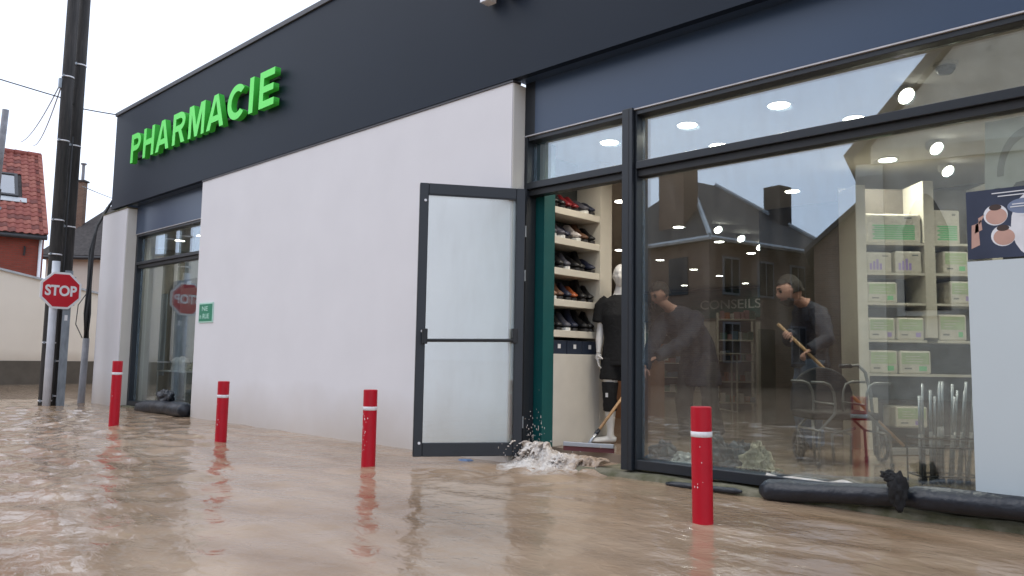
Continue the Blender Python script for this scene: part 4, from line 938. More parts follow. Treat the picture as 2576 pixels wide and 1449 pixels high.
fused('trousers', [[(hip+V((0,0,.05)), .15, .13), (hip-V((0,0,.1)), .16, .14)], [(hl, .10, .11), (kL, .082, .09), (aL+V((0,.01,-.05)), .08, .09)], [(hr, .10, .11), (kR, .082, .09), (aR+V((0,.01,-.05)), .08, .09)]], M_dtrous, p1, (1,0,0), .014, .010)
for a in (aL, aR): skin_mesh('shoe', [([a+V((0,.05,-.035)), a+V((0,-.06,-.04)), a+V((0,-.16,-.045))], [(.045,.04),(.047,.038),(.038,.03)], None)], M_shoe, p1, 2)

# bearded man with a squeegee stick
p2 = empty('person', (-3.02, 7.25, FL), 'bearded man in dark jacket and jeans holding a wooden stick behind the glass', 'person')
f2 = V((-.72,-.62,-.32)); lat = V((.62,-.78,0))
hip, chest, neck, head = V((-3.02,7.30,.97)), V((-2.96,7.20,1.30)), V((-2.98,7.06,1.46)), V((-3.03,6.88,1.575))
shL, shR = chest+lat*.2+V((0,0,.08)), chest-lat*.2+V((0,0,.08))
elL, elR = V((-2.70,6.90,1.12)), V((-3.10,7.05,1.12)); haL, haR = V((-2.82,6.735,1.01)), V((-2.93,6.62,1.165))
hl, hr = hip+lat*.1-V((0,0,.03)), hip-lat*.1-V((0,0,.03)); kL, kR = V((-2.97,7.16,.52)), V((-3.10,7.26,.52)); aL, aR = V((-2.97,7.24,.2)), V((-3.09,7.40,.2))
body = [([hip, chest, neck, head-V((-.02,-0.02,.06)), shL, elL, haL+(elL-haL).normalized()*.06, shR, elR, haR+(elR-haR).normalized()*.06, hl, kL, aL, hr, kR, aR],
         [.10,.10,.056,.055,.05,.04,.026,.05,.04,.026,.07,.05,.04,.07,.05,.04], [(0,1),(1,2),(2,3),(1,4),(4,5),(5,6),(1,7),(7,8),(8,9),(0,10),(10,11),(11,12),(0,13),(13,14),(14,15)])]
for w_, e_, sd in ((haL, elL, 1), (haR, elR, -1)): body += hand_chains(w_+(e_-w_).normalized()*.05, w_-e_, (-.3,-.5,-.6), sd, .8)
b_ = skin_mesh('body_raw', body, M_skin, p2); hm = head_mesh(head, f2, (-.3,-.2,1), 1.12, M_skin, 'h', p2)
join_mesh('body', [b_.data, hm], M_skin, p2); bpy.data.objects.remove(b_)
cap_hair(head, f2, (-.3,-.2,1), 1.12, M_hair, p2); eyes(head, f2, (-.3,-.2,1), 1.12, p2); beard(head, f2, (-.3,-.2,1), 1.12, M_beard, p2)
fused('jacket', [[(hip+V((0,0,-.10)), .20, .165), (hip+V((0,0,.08)), .185, .15), (chest, .215, .16), (chest.lerp(neck,.6), .165, .12), (neck, .068, .068)],
    [(shL-lat*.04, .08, .085), (shL.lerp(elL,.4), .08, .08), (elL, .066, .066), (elL.lerp(haL,.85), .05, .05)], [(shR+lat*.04, .08, .085), (shR.lerp(elR,.4), .08, .08), (elR, .066, .066), (elR.lerp(haR,.85), .05, .05)]], M_coat, p2, lat, .014, .012)
fused('jeans', [[(hip+V((0,0,.05)), .15, .13), (hip-V((0,0,.1)), .165, .14)], [(hl, .10, .11), (kL, .08, .088), (aL+V((0,.01,-.05)), .075, .085)], [(hr, .10, .11), (kR, .08, .088), (aR+V((0,.01,-.05)), .075, .085)]], M_jeans, p2, lat, .014, .010)
for a in (aL, aR): skin_mesh('shoe', [([a-f2*.05+V((0,0,-.035)), a+V((-.05,-.04,-.04)), a+V((-.12,-.10,-.045))], [(.045,.04),(.047,.038),(.038,.03)], None)], M_shoe, p2, 2)

# squeegees
sq = empty('squeegee', (-4.14, 5.33, .14), 'floor squeegee with wooden handle and pale metal head pushing water in the doorway', 'squeegee')
hA, hB = V((-4.347,5.249,.165)), V((-3.926,5.408,.165)); hd = (hB-hA).normalized(); hn = V((hd.y,-hd.x,0))
m_ = MB(); m_.prism([hA-hn*.02+V((0,0,0)), hA+hn*.02, hA+hn*.016+V((0,0,.035)), hA-hn*.016+V((0,0,.035))], hB-hA); m_.build('head', M_alu, sq, bevel=.004)
m_ = MB(); m_.prism([hA-hn*.008+V((0,0,-.04)), hA+hn*.008+V((0,0,-.04)), hA+hn*.008+V((0,0,-.001)), hA-hn*.008+V((0,0,-.001))], hB-hA); m_.build('blade', M_rubber, sq)
q0, q1 = V((-4.137,5.33,.19)), V((-4.115,5.40,.27)); MB().tube([q0, q1], .014, 8).build('socket', M_alu, sq, smooth=True)
MB().tube([q1, q1+(V((-4.143,5.806,.555))-q1)*.12], .017, 8).build('collar', M_black, sq, smooth=True)
MB().tube([q1+(V((-4.143,5.806,.555))-q1)*.12, V((-4.143,5.806,.555)), V((-4.233,6.243,.804)), V((-4.30,6.60,1.0))], .0135, 10).build('handle', M_wood, sq, smooth=True)
s2 = empty('squeegee', (-2.22, 7.4, .14), 'second floor squeegee with wooden stick, held by the bearded man', 'squeegee')
MB().tube([V((-2.99,6.54,1.25)), V((-2.24,7.38,.20))], .014, 10).build('handle', M_wood, s2, smooth=True)
MB().hexa([(-2.35,7.25,.13),(-2.31,7.22,.13),(-2.05,7.55,.13),(-2.09,7.58,.13),(-2.35,7.25,.185),(-2.31,7.22,.185),(-2.05,7.55,.185),(-2.09,7.58,.185)]).build('head', M_alu, s2)

# mannequin
mn = empty('mannequin', (-4.35, 6.1, FL), 'white mannequin in black tee shirt and shorts with a black knee brace', 'mannequin')
c0 = V((-4.352,6.095,0)); lat = V((.9,.42,0)).normalized(); ff = V((.42,-.9,0)).normalized()
P = lambda a, b, z: c0+lat*a+ff*b+V((0,0,z))
hd_c = P(0,.01,1.715)
mb_ = []
for s_ in (-1, 1): mb_ += hand_chains(P(s_*.205,.05,.985), V((0,0,-1))+ff*.12, -lat*s_, s_, .25)
b_ = skin_mesh('body_raw', mb_, M_mann, mn); hm = head_mesh(hd_c, ff, (0,0,1), 1.0, M_mann, 'h', mn, face=True)
ft = (V((-.75,-.65,0))).normalized()
def leg(sx, fdir):
    A_ = P(sx*.10,-.02,.155)
    return [[(P(sx*.085,0,.96), .085, .10), (P(sx*.095,.01,.78), .078, .088), (P(sx*.10,.02,.58), .054, .058), (P(sx*.10,-.01,.44), .054, .060), (P(sx*.10,-.02,.26), .034, .038), (P(sx*.10,-.02,.19), .034, .042), (P(sx*.10,-.02,.145), .03, .035)],
            [(A_-fdir*.055, .025, .025), (A_-fdir*.03+V((0,0,.006)), .036, .034), (A_+fdir*.06, .042, .028), (A_+fdir*.13-V((0,0,.006)), .046, .02), (A_+fdir*.185-V((0,0,.01)), .03, .012)]]
arm_ = lambda q: [(P(q*.14,0,1.49), .05, .06), (P(q*.185,-.005,1.42), .05, .055), (P(q*.20,-.01,1.22), .036, .040), (P(q*.205,.02,1.10), .037, .038), (P(q*.205,.05,.97), .022, .028)]
tors = [(P(0,0,.86), .12, .09), (P(0,0,.96), .165, .11), (P(0,.01,1.13), .125, .095), (P(0,.015,1.33), .165, .115), (P(0,0,1.46), .17, .085), (P(0,-.005,1.54), .075, .062), (P(0,0,1.62), .05, .052), (P(0,.005,1.68), .045, .05)]
fused('body', [tors, arm_(-1), arm_(1)]+leg(-1, ft)+leg(1, ff), M_mann, mn, lat, .008, 0, 9, 4, extra=(b_.data, hm)); bpy.data.objects.remove(b_)
fused('tee_shirt', [[(P(0,0,.90), .185, .125), (P(0,.01,1.13), .155, .118), (P(0,.015,1.33), .185, .132), (P(0,0,1.46), .185, .10), (P(0,-.005,1.53), .09, .072)],
    [(P(-.12,0,1.48), .07, .075), (P(-.19,0,1.42), .068, .072), (P(-.215,0,1.27), .062, .066)], [(P(.12,0,1.48), .07, .075), (P(.19,0,1.42), .068, .072), (P(.215,0,1.27), .062, .066)]], M_blackcloth, mn, lat, .010, .006, 11, 2)
fused('shorts', [[(P(0,0,1.0), .175, .122), (P(0,0,.86), .185, .125)], [(P(-.09,0,.92), .10, .11), (P(-.10,.01,.72), .096, .104)], [(P(.09,0,.92), .10, .11), (P(.10,.01,.72), .096, .104)]], M_blackcloth, mn, lat, .010, .005, 11, 2)
fused('knee_brace', [[(P(-.10,.012,.70), .078, .084), (P(-.10,.02,.57), .066, .072), (P(-.10,.0,.43), .064, .070)]], M_blackcloth, mn, lat, .008, .004, 18, 2)
box('brace_badge', M_signw, mn, *(lambda q: (q.x-.012, q.x+.012, q.y-.004, q.y+.004, q.z-.02, q.z+.02))(P(-.115,.092,.58)))

# ---------------- white shelving with packs (unit turned towards the street corner)
def obox(name, m, parent, o, du, a0, a1, b0, b1, z0, z1, bevel=0.0):
    dvv = V((-du.y, du.x, 0)); q = lambda a, b, z: o+du*a+dvv*b+V((0,0,z))
    return MB().hexa([q(a0,b0,z0),q(a1,b0,z0),q(a1,b1,z0),q(a0,b1,z0),q(a0,b0,z1),q(a1,b0,z1),q(a1,b1,z1),q(a0,b1,z1)]).build(name, m, parent, bevel=bevel)
SO = V((-2.599, 7.638, 0))
sh = empty('pack_shelving', SO, 'tall cream shelving with white packs behind the right of the shop window', 'shelving')
obox('upright', M_shelf, sh, SO, YV, -.10, -.002, 0, .38, FL, 2.63)
obox('upright', M_shelf, sh, SO, YV, .555, .655, 0, .38, 1.17, 2.68)
obox('upright', M_shelf, sh, SO, YV, 1.20, 1.30, 0, .38, FL, 2.68)
obox('upright', M_shelf, sh, SO, YV, -.06, .06, -.02, -.002, FL, .60)
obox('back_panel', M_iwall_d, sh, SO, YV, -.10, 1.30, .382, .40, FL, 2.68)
for z in (2.075, 1.785, 1.497, 1.145, .825):
    if z > 1.1: obox('shelf', M_shelf, sh, SO, YV, 0, .553, .004, .38, z-.022, z); obox('shelf', M_shelf, sh, SO, YV, .657, 1.198, .004, .38, z-.022, z)
    else: obox('shelf', M_shelf, sh, SO, YV, 0, 1.198, .004, .38, z-.022, z)
M_pk = mat('pack film white', (0.68, 0.64, 0.55), 0.32, var=0.08, scale=20, bump=0.25, bscale=25); M_pg = mat('pack print green', (0.22, 0.62, 0.30), 0.35); M_pl = mat('pack print pale green', (0.45, 0.56, 0.34), 0.35, var=.15); M_pp = mat('pack print violet', (0.42, 0.32, 0.66), 0.35); M_pd = mat('pack print grey', (0.25, 0.26, 0.25), 0.4)
def pack(a0, a1, z, h, style, label):
    o = obox('pack', M_pk, None, SO, YV, a0, a1, .03, .30, z+.001, z+h, bevel=.018)
    tag(o, label, 'pack', 'wrapped packs on the cream shelving')
    w_ = a1-a0
    if style == 'green':
        for i in range(7): obox('print_stripe', M_pg, o, SO, YV, a0+w_*.12+.02*(i % 2), a1-w_*.12, .0285, .0299, z+.035+i*.021, z+.035+i*.021+.015)
        obox('print_logo', M_pd, o, SO, YV, a0+w_*.7, a0+w_*.83, .0285, .0299, z+h*.83, z+h*.89)
    elif style == 'violet':
        for i in range(4): obox('print_block', M_pp, o, SO, YV, a0+w_*(.12+.13*i), a0+w_*(.12+.13*i)+.022, .0285, .0299, z+.03, z+h*(.45+.1*(i % 3)))
        obox('print_logo', M_pd, o, SO, YV, a0+w_*.62, a0+w_*.85, .0285, .0299, z+h*.78, z+h*.84)
    else:
        obox('print_block', M_pl, o, SO, YV, a0+.02, a1-.02, .0285, .0299, z+h*.42, z+h*.92)
        obox('print_logo', M_pd, o, SO, YV, a0+w_*.15, a0+w_*.38, .0285, .0299, z+h*.2, z+h*.27)
        rl = random.Random(int(a0*1000+z*77))
        for i in range(3): obox('print_line', M_pk, o, SO, YV, a0+w_*.2, a0+w_*rl.uniform(.45, .8), .0275, .0283, z+h*(.52+.11*i), z+h*(.55+.11*i))
        obox('print_mark', rl.choice([M_pp, M_pg, M_pd]), o, SO, YV, a0+w_*rl.uniform(.6, .7), a0+w_*.85, .0285, .0299, z+h*.14, z+h*.34)
pack(.01, .545, 2.075, .285, 'green', 'big wide pack with green stripes on the top shelf, left bay')
pack(.67, .92, 2.075, .33, 'green', 'tall pack with green stripes on the top shelf, right bay')
pack(.01, .255, 1.785, .20, 'violet', 'white pack with violet print on the second shelf, left of the pair')
pack(.285, .545, 1.785, .215, 'violet', 'white pack with violet print on the second shelf, right of the pair')
pack(.745, .99, 1.785, .22, 'pale', 'pale green and cream pack on the second shelf, right bay')
pack(.01, .30, 1.497, .20, 'pale', 'lone pale green pack on the third shelf, left bay')
pack(.80, 1.02, 1.497, .22, 'pale', 'pale green pack on the third shelf, right bay')
pack(.01, .27, 1.145, .21, 'pale', 'pale green pack on the fourth shelf, left of the pair')
pack(.285, .548, 1.145, .215, 'pale', 'pale green pack on the fourth shelf, right of the pair')
pack(.68, .95, 1.145, .25, 'pale', 'green pack on the fourth shelf, right bay')
pack(.01, .285, .825, .22, 'pale', 'pale green pack on the fifth shelf, left of the pair')
pack(.30, .60, .825, .22, 'pale', 'pale green pack on the fifth shelf, right of the pair')
pack(.25, .55, FL+.2, .2, 'pale', 'green pack on the lowest level behind the black chair')

# ---------------- walking frames, black chair, walking sticks
O9 = V((-2.19, 6.06, 0))
def L9(a, b, z): return O9+YV*a+DV*b+V((0,0,z))
def walking_frame(sgn, a_c, label):
    t = empty('zimmer_walker', L9(a_c, .2, FL), label, 'walker', 'grey tubular walking frames')
    X = lambda px: (px-2163)*.00303
    if sgn < 0: pr_ = [(2060,.765),(2090,.764),(2106,.745),(2116,.69),(2119,.60),(2117,.53),(2078,.40),(2075,.13)]
    else: pr_ = [(2258,.765),(2220,.764),(2206,.745),(2199,.69),(2197,.60),(2198,.53),(2253,.38),(2257,.13)]
    for b in (0, .42):
        MB().tube([L9(X(p), b, z) for p, z in pr_], .011, 8).build('side_tube', M_chrome, t, smooth=True)
        p, z = pr_[-1]; MB().tube([L9(X(p), b, FL), L9(X(p), b, FL+.05)], .016, 8).build('rubber_foot', M_black, t, smooth=True)
    for i in (4, 6): p, z = pr_[i]; MB().tube([L9(X(p), 0, z), L9(X(p), .42, z)], .009, 6).build('cross_bar', M_chrome, t, smooth=True)
    p0, p1_ = (pr_[5], (2165, .13)); MB().tube([L9(X(p0[0]), .21, p0[1]-.12), L9(X(2163+sgn*-25), .21, .36), L9(X(2163-sgn*22), .21, .13)], .013, 6).build('brace_tube', M_chrome, t, smooth=True)
    return t
walking_frame(-1, -.18, 'grey tubular walking frame left of the black chair, behind the glass')
walking_frame(1, .18, 'grey tubular walking frame in front of the black chair, behind the glass')
bc = empty('wheelchair', L9(.1, .75, FL), 'black wheelchair with small wheels, a broad rounded backrest and steel push handle behind the glass', 'wheelchair')
m_ = MB(); n = 16
m_.prism([L9(-.24, .62, .5)]+[L9(.02-.26*math.cos(math.pi*i/n), .62, .62+.26*math.sin(math.pi*i/n)) for i in range(n+1)]+[L9(.28, .62, .5)], DV*.05); m_.build('backrest', M_black, bc, bevel=.012)
m_ = MB(); m_.hexa([L9(-.24,.20,.47),L9(.30,.20,.47),L9(.30,.62,.47),L9(-.24,.62,.47),L9(-.24,.20,.53),L9(.30,.20,.53),L9(.30,.62,.53),L9(-.24,.62,.53)]); m_.build('seat', M_blackcloth, bc, bevel=.015)
MB().tube([L9(.26,.7,.89), L9(.36,.7,.90), L9(.41,.68,.84), L9(.44,.66,.66), L9(.44,.62,.45), L9(.44,.6,.16)], .014, 8).build('push_handle', M_chrome, bc, smooth=True)
MB().tube([L9(.20,.7,.89), L9(.30,.7,.893)], .02, 8).build('grip', M_black, bc, smooth=True)
for a in (-.25, .42):
    m_ = MB(); m_.tube([L9(a, .45+.11*math.cos(x), FL+.128+.11*math.sin(x)) for x in [2*math.pi*k/20 for k in range(21)]], .016, 6, cap=False); w_ = m_.build('wheel', M_frame2, bc, smooth=True)
    for k in range(6): x = k*math.pi/3; MB().tube([L9(a,.45,FL+.128), L9(a,.45+.10*math.cos(x),FL+.128+.10*math.sin(x))], .004, 5).build('spoke', M_chrome, w_)
for a in (-.22, .28): MB().tube([L9(a,.22,.47), L9(a,.2,.16)], .012, 6).build('leg', M_chrome, bc, smooth=True)
# stick stand
CS0, CS1 = V((-1.612,5.72,0)), V((-1.38,5.94,0)); cd = (CS1-CS0).normalized(); cn = V((-cd.y,cd.x,0))
cst = empty('stick_stand', (CS0+CS1)/2+V((0,0,FL)), 'black wire stand packed with grey walking sticks by the frosted film', 'stand')
for z in (.17, .36, .42):
    q = [CS0-cd*.03-cn*.03, CS1+cd*.05-cn*.03, CS1+cd*.05+cn*.16, CS0-cd*.03+cn*.16, CS0-cd*.03-cn*.03]
    MB().tube([p+V((0,0,z)) for p in q], .006, 6).build('wire_ring', M_frame2, cst, smooth=True)
for p in (CS0-cd*.03-cn*.03, CS1+cd*.05-cn*.03, CS1+cd*.05+cn*.16, CS0-cd*.03+cn*.16): MB().tube([p+V((0,0,FL)), p+V((0,0,.42))], .006, 6).build('wire_leg', M_frame2, cst)
rnd = random.Random(5)
STN = ['leftmost stick, leaning', 'second from the left', 'short one third from the left', 'tall fourth from the left', 'pale fifth from the left', 'dull sixth from the left', 'seventh from the left', 'eighth from the left, tilted right', 'ninth, strongly tilted right', 'tenth, beside the film', 'last one at the film edge', 'rear one half hidden', 'second rear one half hidden', 'third rear one half hidden']
for i in range(14):
    front = i < 11; a = (i/10 if front else (i-11)/3+.2)*.30-.01; bo = rnd.uniform(0, .04) if front else .11
    tilt = rnd.uniform(-.01, .02)+(.07*i/10 if front else .03); top = rnd.choice([.70, .74, .78, .80]); r = rnd.choice([.009, .012, .010])
    q0 = CS0+cd*a+cn*bo+V((0,0,FL+.004)); q1 = q0+cd*tilt+cn*.02; q1.z = top
    t = empty('walking_stick', q0, 'grey tubular walking stick in the wire stand, '+STN[i], 'walking stick', 'walking sticks in the wire stand')
    MB().tube([q0+V((0,0,.03)), q0.lerp(q1,.55)], r, 8).build('lower_tube', M_chrome, t, smooth=True); MB().tube([q0.lerp(q1,.54), q1], r*.8, 8).build('upper_tube', M_alu, t, smooth=True)
    MB().tube([q0, q0+V((0,0,.032))], r*1.5, 8).build('ferrule', M_frame2, t, smooth=True)

# ---------------- film and poster on the inside of the glass
fm = tag(box('window_film', M_film, None, -1.19, 0.229, 5.186, 5.1895, .145, 1.525), 'large pale frosted film covering the lower right of the shop window', 'window film')
po = empty('poster', (-.6, 5.216, 1.75), 'navy poster with round portrait pictures above the frosted film', 'poster')
box('sheet', M_poster, po, -1.185, -0.15, 5.2125, 5.2145, 1.537, 1.945)
def disc(x, z, rx, rz, m, y, name='print_disc', n=22):
    MB().prism([(x+rx*math.cos(2*math.pi*k/n), y, z+rz*math.sin(2*math.pi*k/n)) for k in range(n)], (0, .0006, 0)).build(name, m, po)
M_pskin = mat('print skin tone', (0.5, 0.30, 0.24), 0.5, var=.1); M_pwhite = mat('print white', (0.7, 0.7, 0.72), 0.5); M_phair = mat('print hair', (0.05, 0.03, 0.025), 0.5); M_pblue = mat('print blue', (0.16, 0.2, 0.3), 0.5)
for x, z in ((-1.035, 1.79), (-1.00, 1.665)):
    disc(x, z, .062, .062, M_pwhite, 5.2118); disc(x+.004, z-.008, .054, .048, M_pskin, 5.2111); disc(x, z+.045, .032, .018, M_phair, 5.2104)
disc(-.83, 1.72, .13, .20, M_pwhite, 5.2122, 'print_arch')
disc(-.80, 1.70, .075, .085, M_phair, 5.2114, 'print_hair'); disc(-.80, 1.70, .042, .055, M_pskin, 5.2108, 'print_face'); disc(-.80, 1.60, .10, .055, M_pskin, 5.2102, 'print_shoulders'); disc(-.80, 1.575, .085, .028, M_pwhite, 5.2096, 'print_top')
disc(-.89, 1.83, .085, .045, M_pblue, 5.2121, 'print_oval')
for i, (xa, xb, z) in enumerate(((-1.05,-.72,1.915),(-1.02,-.76,1.895),(-.95,-.82,1.84),(-.96,-.80,1.825),(-.92,-.7,1.775))): box('print_line', M_pwhite, po, xa, xb, 5.2098, 5.2103, z, z+.006)
for i in range(3): MB().prism([(-1.165+.02*i, 5.2118, 1.6+.09*i), (-1.12+.015*i, 5.2118, 1.62+.09*i), (-1.125+.015*i, 5.2118, 1.75+.02*i), (-1.16+.02*i, 5.2118, 1.74)], (0,.0006,0)).build('print_figure', M_pskin, po)
po.location.y -= .026
nt_ = empty('paper_notice', (-.8, 5.216, 2.1), 'torn cream paper notice above the navy poster at the right edge', 'notice')
MB().prism([(-1.09, 5.2125, 1.947), (-.95, 5.2125, 1.947), (-.93, 5.2125, 1.975), (-.89, 5.2125, 1.98), (-.87, 5.2125, 2.0), (-.80, 5.2125, 2.01), (-.3, 5.2125, 2.05), (-.3, 5.2125, 2.36), (-1.075, 5.2125, 2.36)], (0, .002, 0)).build('sheet', M_paper, nt_)
MB().prism([(-.97+.5*math.cos(a)*.35+.12, 5.2118, 2.02+.28*math.sin(a)) for a in [math.pi*k/14 for k in range(15)]]+[(-.97+.40*math.cos(a)*.35+.12, 5.2118, 2.02+.22*math.sin(a)) for a in [math.pi*k/14 for k in range(14, -1, -1)]], (0,.0006,0)).build('arch_curve', mat('taupe curve', (0.3, 0.27, 0.22), .6), nt_)  # arch-shaped taupe band laid over the sheet

# ---------------- deep interior: signage band, racks, counter
sb = empty('signage_band', (-11, 18.7, 2.4), 'dark green band with pale lettering high on the rear wall', 'sign')
box('board', M_dgreen, sb, -13.9, -8.6, 18.66, 18.745, 2.08, 2.84)
for txt, xa, xb in (('AN', -12.52, -12.14), ('CONSEILS', -10.70, -8.98)):
    me = text_mesh(txt, 1, .5, .0); fit_text(me, xb-xa, .235, (xa, 2.325)); zs = [v.co.z for v in me.vertices]; zm = (min(zs)+max(zs))/2
    for v in me.vertices: a, b, c = v.co; v.co = V((a, 18.645 if c > zm else 18.658, b))-ORG[sb.name]
    put_letters(me, mat('dim lettering', (.5,.5,.47), .5), sb)
M_prod = [mat('product '+n, c, .5, var=.2, scale=9) for n, c in (('white', (.5,.48,.45)), ('orange', (.35,.13,.05)), ('blue', (.1,.16,.22)), ('green', (.12,.2,.15)), ('pink', (.35,.2,.2)))]
ORD = ['first', 'second', 'third', 'fourth', 'fifth', 'sixth', 'seventh', 'eighth', 'ninth', 'tenth', 'eleventh', 'twelfth', 'thirteenth', 'fourteenth']
def rack(x, y, w_, h, nsh, rz, label, seed):
    t = empty('display_rack', (x, y, FL), label, 'display rack', 'display racks in the shop', rz)
    o = ORG[t.name]; B = lambda *a: MB().box(a[0]+o.x, a[1]+o.x, a[2]+o.y, a[3]+o.y, a[4]+o.z, a[5]+o.z)
    for s_ in (-1, 1): B(s_*w_/2-.015, s_*w_/2+.015, -.02, .02, 0, h).build('upright', M_shelf, t)
    B(-w_/2+.016, w_/2-.016, .14, .16, 0, h-.05).build('back_panel', M_iwall_d, t)
    rn = random.Random(seed)
    for k in range(nsh):
        z = .12+k*(h-.25)/(nsh-1); B(-w_/2+.016, w_/2-.016, -.16, .138, z, z+.02).build('shelf', M_shelf, t)
        a = -w_/2+.03; nb_ = 0
        while a < w_/2-.1:
            ww = rn.uniform(.05, .1)*(1.5 if w_ > 1 else 1); hh = rn.uniform(.07, .16)
            q = Matrix.Rotation(rz, 3, 'Z')
            bx = MB().box(a, a+ww, -.13, -.03, z+.021, z+.021+hh); vv = [q@v+o for v in bx.v]; bx.v = vv
            mm_ = rn.choice(M_prod); mn_ = mm_.name.split()[1]; tag(bx.build('product_box', mm_, None), 'small '+mn_+' box on the '+['lowest','second','third','fourth','top'][k if k < nsh-1 else 4]+' shelf of the '+label.split(' rack')[0]+' rack, '+ORD[nb_]+' from the left', 'box', 'small product boxes on the racks'); a += ww+.012; nb_ += 1
rack(-6.22, 12.0, .62, 1.62, 5, YAW, 'dim white rack of product boxes deep in the shop', 1)
rack(-9.6, 15.0, 1.4, 1.5, 5, .2, 'long rack near the rear wall of the shop', 2)
rack(-7.3, 10.5, .9, 1.2, 4, YAW, 'low rack of product boxes behind the bending man', 3)
wf = empty('wire_stand', (-6.1, 11.5, FL), 'thin white open frame stand in the middle of the shop', 'stand')
q = [V((-6.2,11.35,FL)), V((-6.2,11.35,1.03)), V((-5.98,11.56,1.03)), V((-5.98,11.56,FL)), V((-6.2,11.35,FL+.05))]
MB().tube(q, .014, 6).build('frame', M_shelf, wf); MB().tube([p+DV*.3 for p in q], .014, 6).build('frame', M_shelf, wf)
MB().box(-6.35,-5.8,11.3,11.9,1.045,1.06).build('top', M_shelf, wf)
ctr = empty('counter', (-6.6, 9.2, FL), 'brown wood fronted sales counter behind the bending man', 'counter')
MB().hexa([(-6.6,8.7,FL),(-5.9,9.3,FL),(-6.3,9.8,FL),(-7.0,9.2,FL),(-6.6,8.7,.92),(-5.9,9.3,.92),(-6.3,9.8,.92),(-7.0,9.2,.92)]).build('body', mat('counter wood', (.3,.14,.07), .5, var=.25, scale=4, stretch=(1,1,.2)), ctr)
MB().hexa([(-6.63,8.66,.921),(-5.84,9.3,.921),(-6.28,9.85,.921),(-7.07,9.2,.921),(-6.63,8.66,.96),(-5.84,9.3,.96),(-6.28,9.85,.96),(-7.07,9.2,.96)]).build('top', M_shelf, ctr)
tag(MB().lathe([(.05,0),(.12,.02),(.14,.1),(.09,.2),(.03,.23)], (-6.35,9.2,.961), 14).build('display_bag', M_prod[1], None, smooth=True), 'orange bag on the sales counter', 'bag')

# ---------------- left window room
tag(box('shop_wall', M_iwall, None, -15.05, -10.61, 9.0, 9.1, FL, ZC), 'beige rear wall of the left room', kind='structure')
tb = empty('display_table', (-13.2, 6.2, FL), 'thin white framed display table behind the left window', 'table')
def tube_box(x0, x1, y0, y1, z0, z1):
    for (a, b) in (((x0,y0,z0),(x0,y0,z1)), ((x1,y0,z0),(x1,y0,z1)), ((x0,y1,z0),(x0,y1,z1)), ((x1,y1,z0),(x1,y1,z1))): MB().tube([a, b], .014, 6).build('leg', M_signw, tb)
tube_box(-14.2, -13.05, 5.75, 6.25, FL, .58); MB().box(-14.22, -13.03, 5.73, 6.27, .582, .605).build('top', M_signw, tb)
MB().box(-13.62, -13.58, 5.75, 5.78, FL, .58).build('leg', M_signw, tb)
def crumple(name, c, r, m, seed, sq_=(1,1,1), amp=.35, label=None, cat=None, group=None, flat=True):
    bm = bmesh.new(); bmesh.ops.create_icosphere(bm, subdivisions=4, radius=1); rn = random.Random(seed)
    from mathutils import noise
    for v in bm.verts:
        p = v.co.copy(); k = 1+amp*1.2*noise.noise(p*1.7+V((seed*3.1,0,0)))-amp*1.0*abs(noise.noise(p*3.2+V((0,seed,0))))-amp*.8*abs(noise.noise(p*7+V((seed,seed,0))))+amp*.7
        v.co = V((p.x*sq_[0], p.y*sq_[1], p.z*sq_[2]))*r*k
        if flat: v.co.z = max(v.co.z, -r*sq_[2]*.45)
    zmin = min(v.co.z for v in bm.verts)
    for v in bm.verts: v.co += V((c[0], c[1], c[2]-zmin))
    me = bpy.data.meshes.new(name); bm.to_mesh(me); bm.free(); o = link(name, me, m, None, smooth=True)
    return tag(o, label, cat, group)
M_bag = mat('white plastic bag', (.62,.63,.62), .28, var=.15, scale=20, bump=.5, bscale=30); M_gbag = mat('grey wet cloth', (.10,.12,.14), .45, var=.5, scale=12, bump=.5, bscale=20)
M_cbag = mat('cream rag', (.5,.47,.36), .6, var=.4, scale=25, bump=.6, bscale=30)
crumple('plastic_bag', (-13.75, 5.95, .606), .16, M_bag, 1, (1,.8,.9), label='crumpled white bag on the display table behind the left window', cat='bag')
crumple('plastic_bag', (-13.35, 6.0, .606), .10, M_cbag, 2, (1.4,.8,.8), label='small cream bag at the right end of the display table', cat='bag')
pz = empty('price_poster', (-12.9, 5.6, 2.3), 'pale poster with a dark foot hanging behind the left window', 'poster')
box('sheet', M_signw, pz, -12.98, -12.3, 5.60, 5.61, 2.15, 2.50); box('footer', M_frame2, pz, -12.98, -12.3, 5.60, 5.61, 2.0, 2.148); box('emblem', M_signw, pz, -12.86, -12.7, 5.597, 5.599, 2.05, 2.11)
box('cord', M_cable, pz, -12.7, -12.69, 5.603, 5.607, 2.502, ZC)
tag(box('roll_banner', mat('pale blue banner', (.5,.58,.66), .5), None, -14.62, -14.36, 5.9, 5.92, .5, 2.0, bevel=.002), 'narrow pale blue standing banner behind the left window', 'banner')
tag(box('side_cabinet', mat('grey green cabinet', (.16,.2,.19), .5), None, -15.04, -14.72, 6.3, 8.6, FL, 2.3), 'tall grey green cabinet at the left wall of the left room', 'cabinet')
wshl = empty('wall_shelf', (-13.6, 8.8, 1.1), 'dark wall shelf with small goods in the left room', 'shelf')
box('board', M_frame2, wshl, -14.5, -13.3, 8.75, 8.995, 1.2, 1.24); box('bracket', M_frame2, wshl, -14.0, -13.95, 8.9, 8.995, 1.0, 1.198)

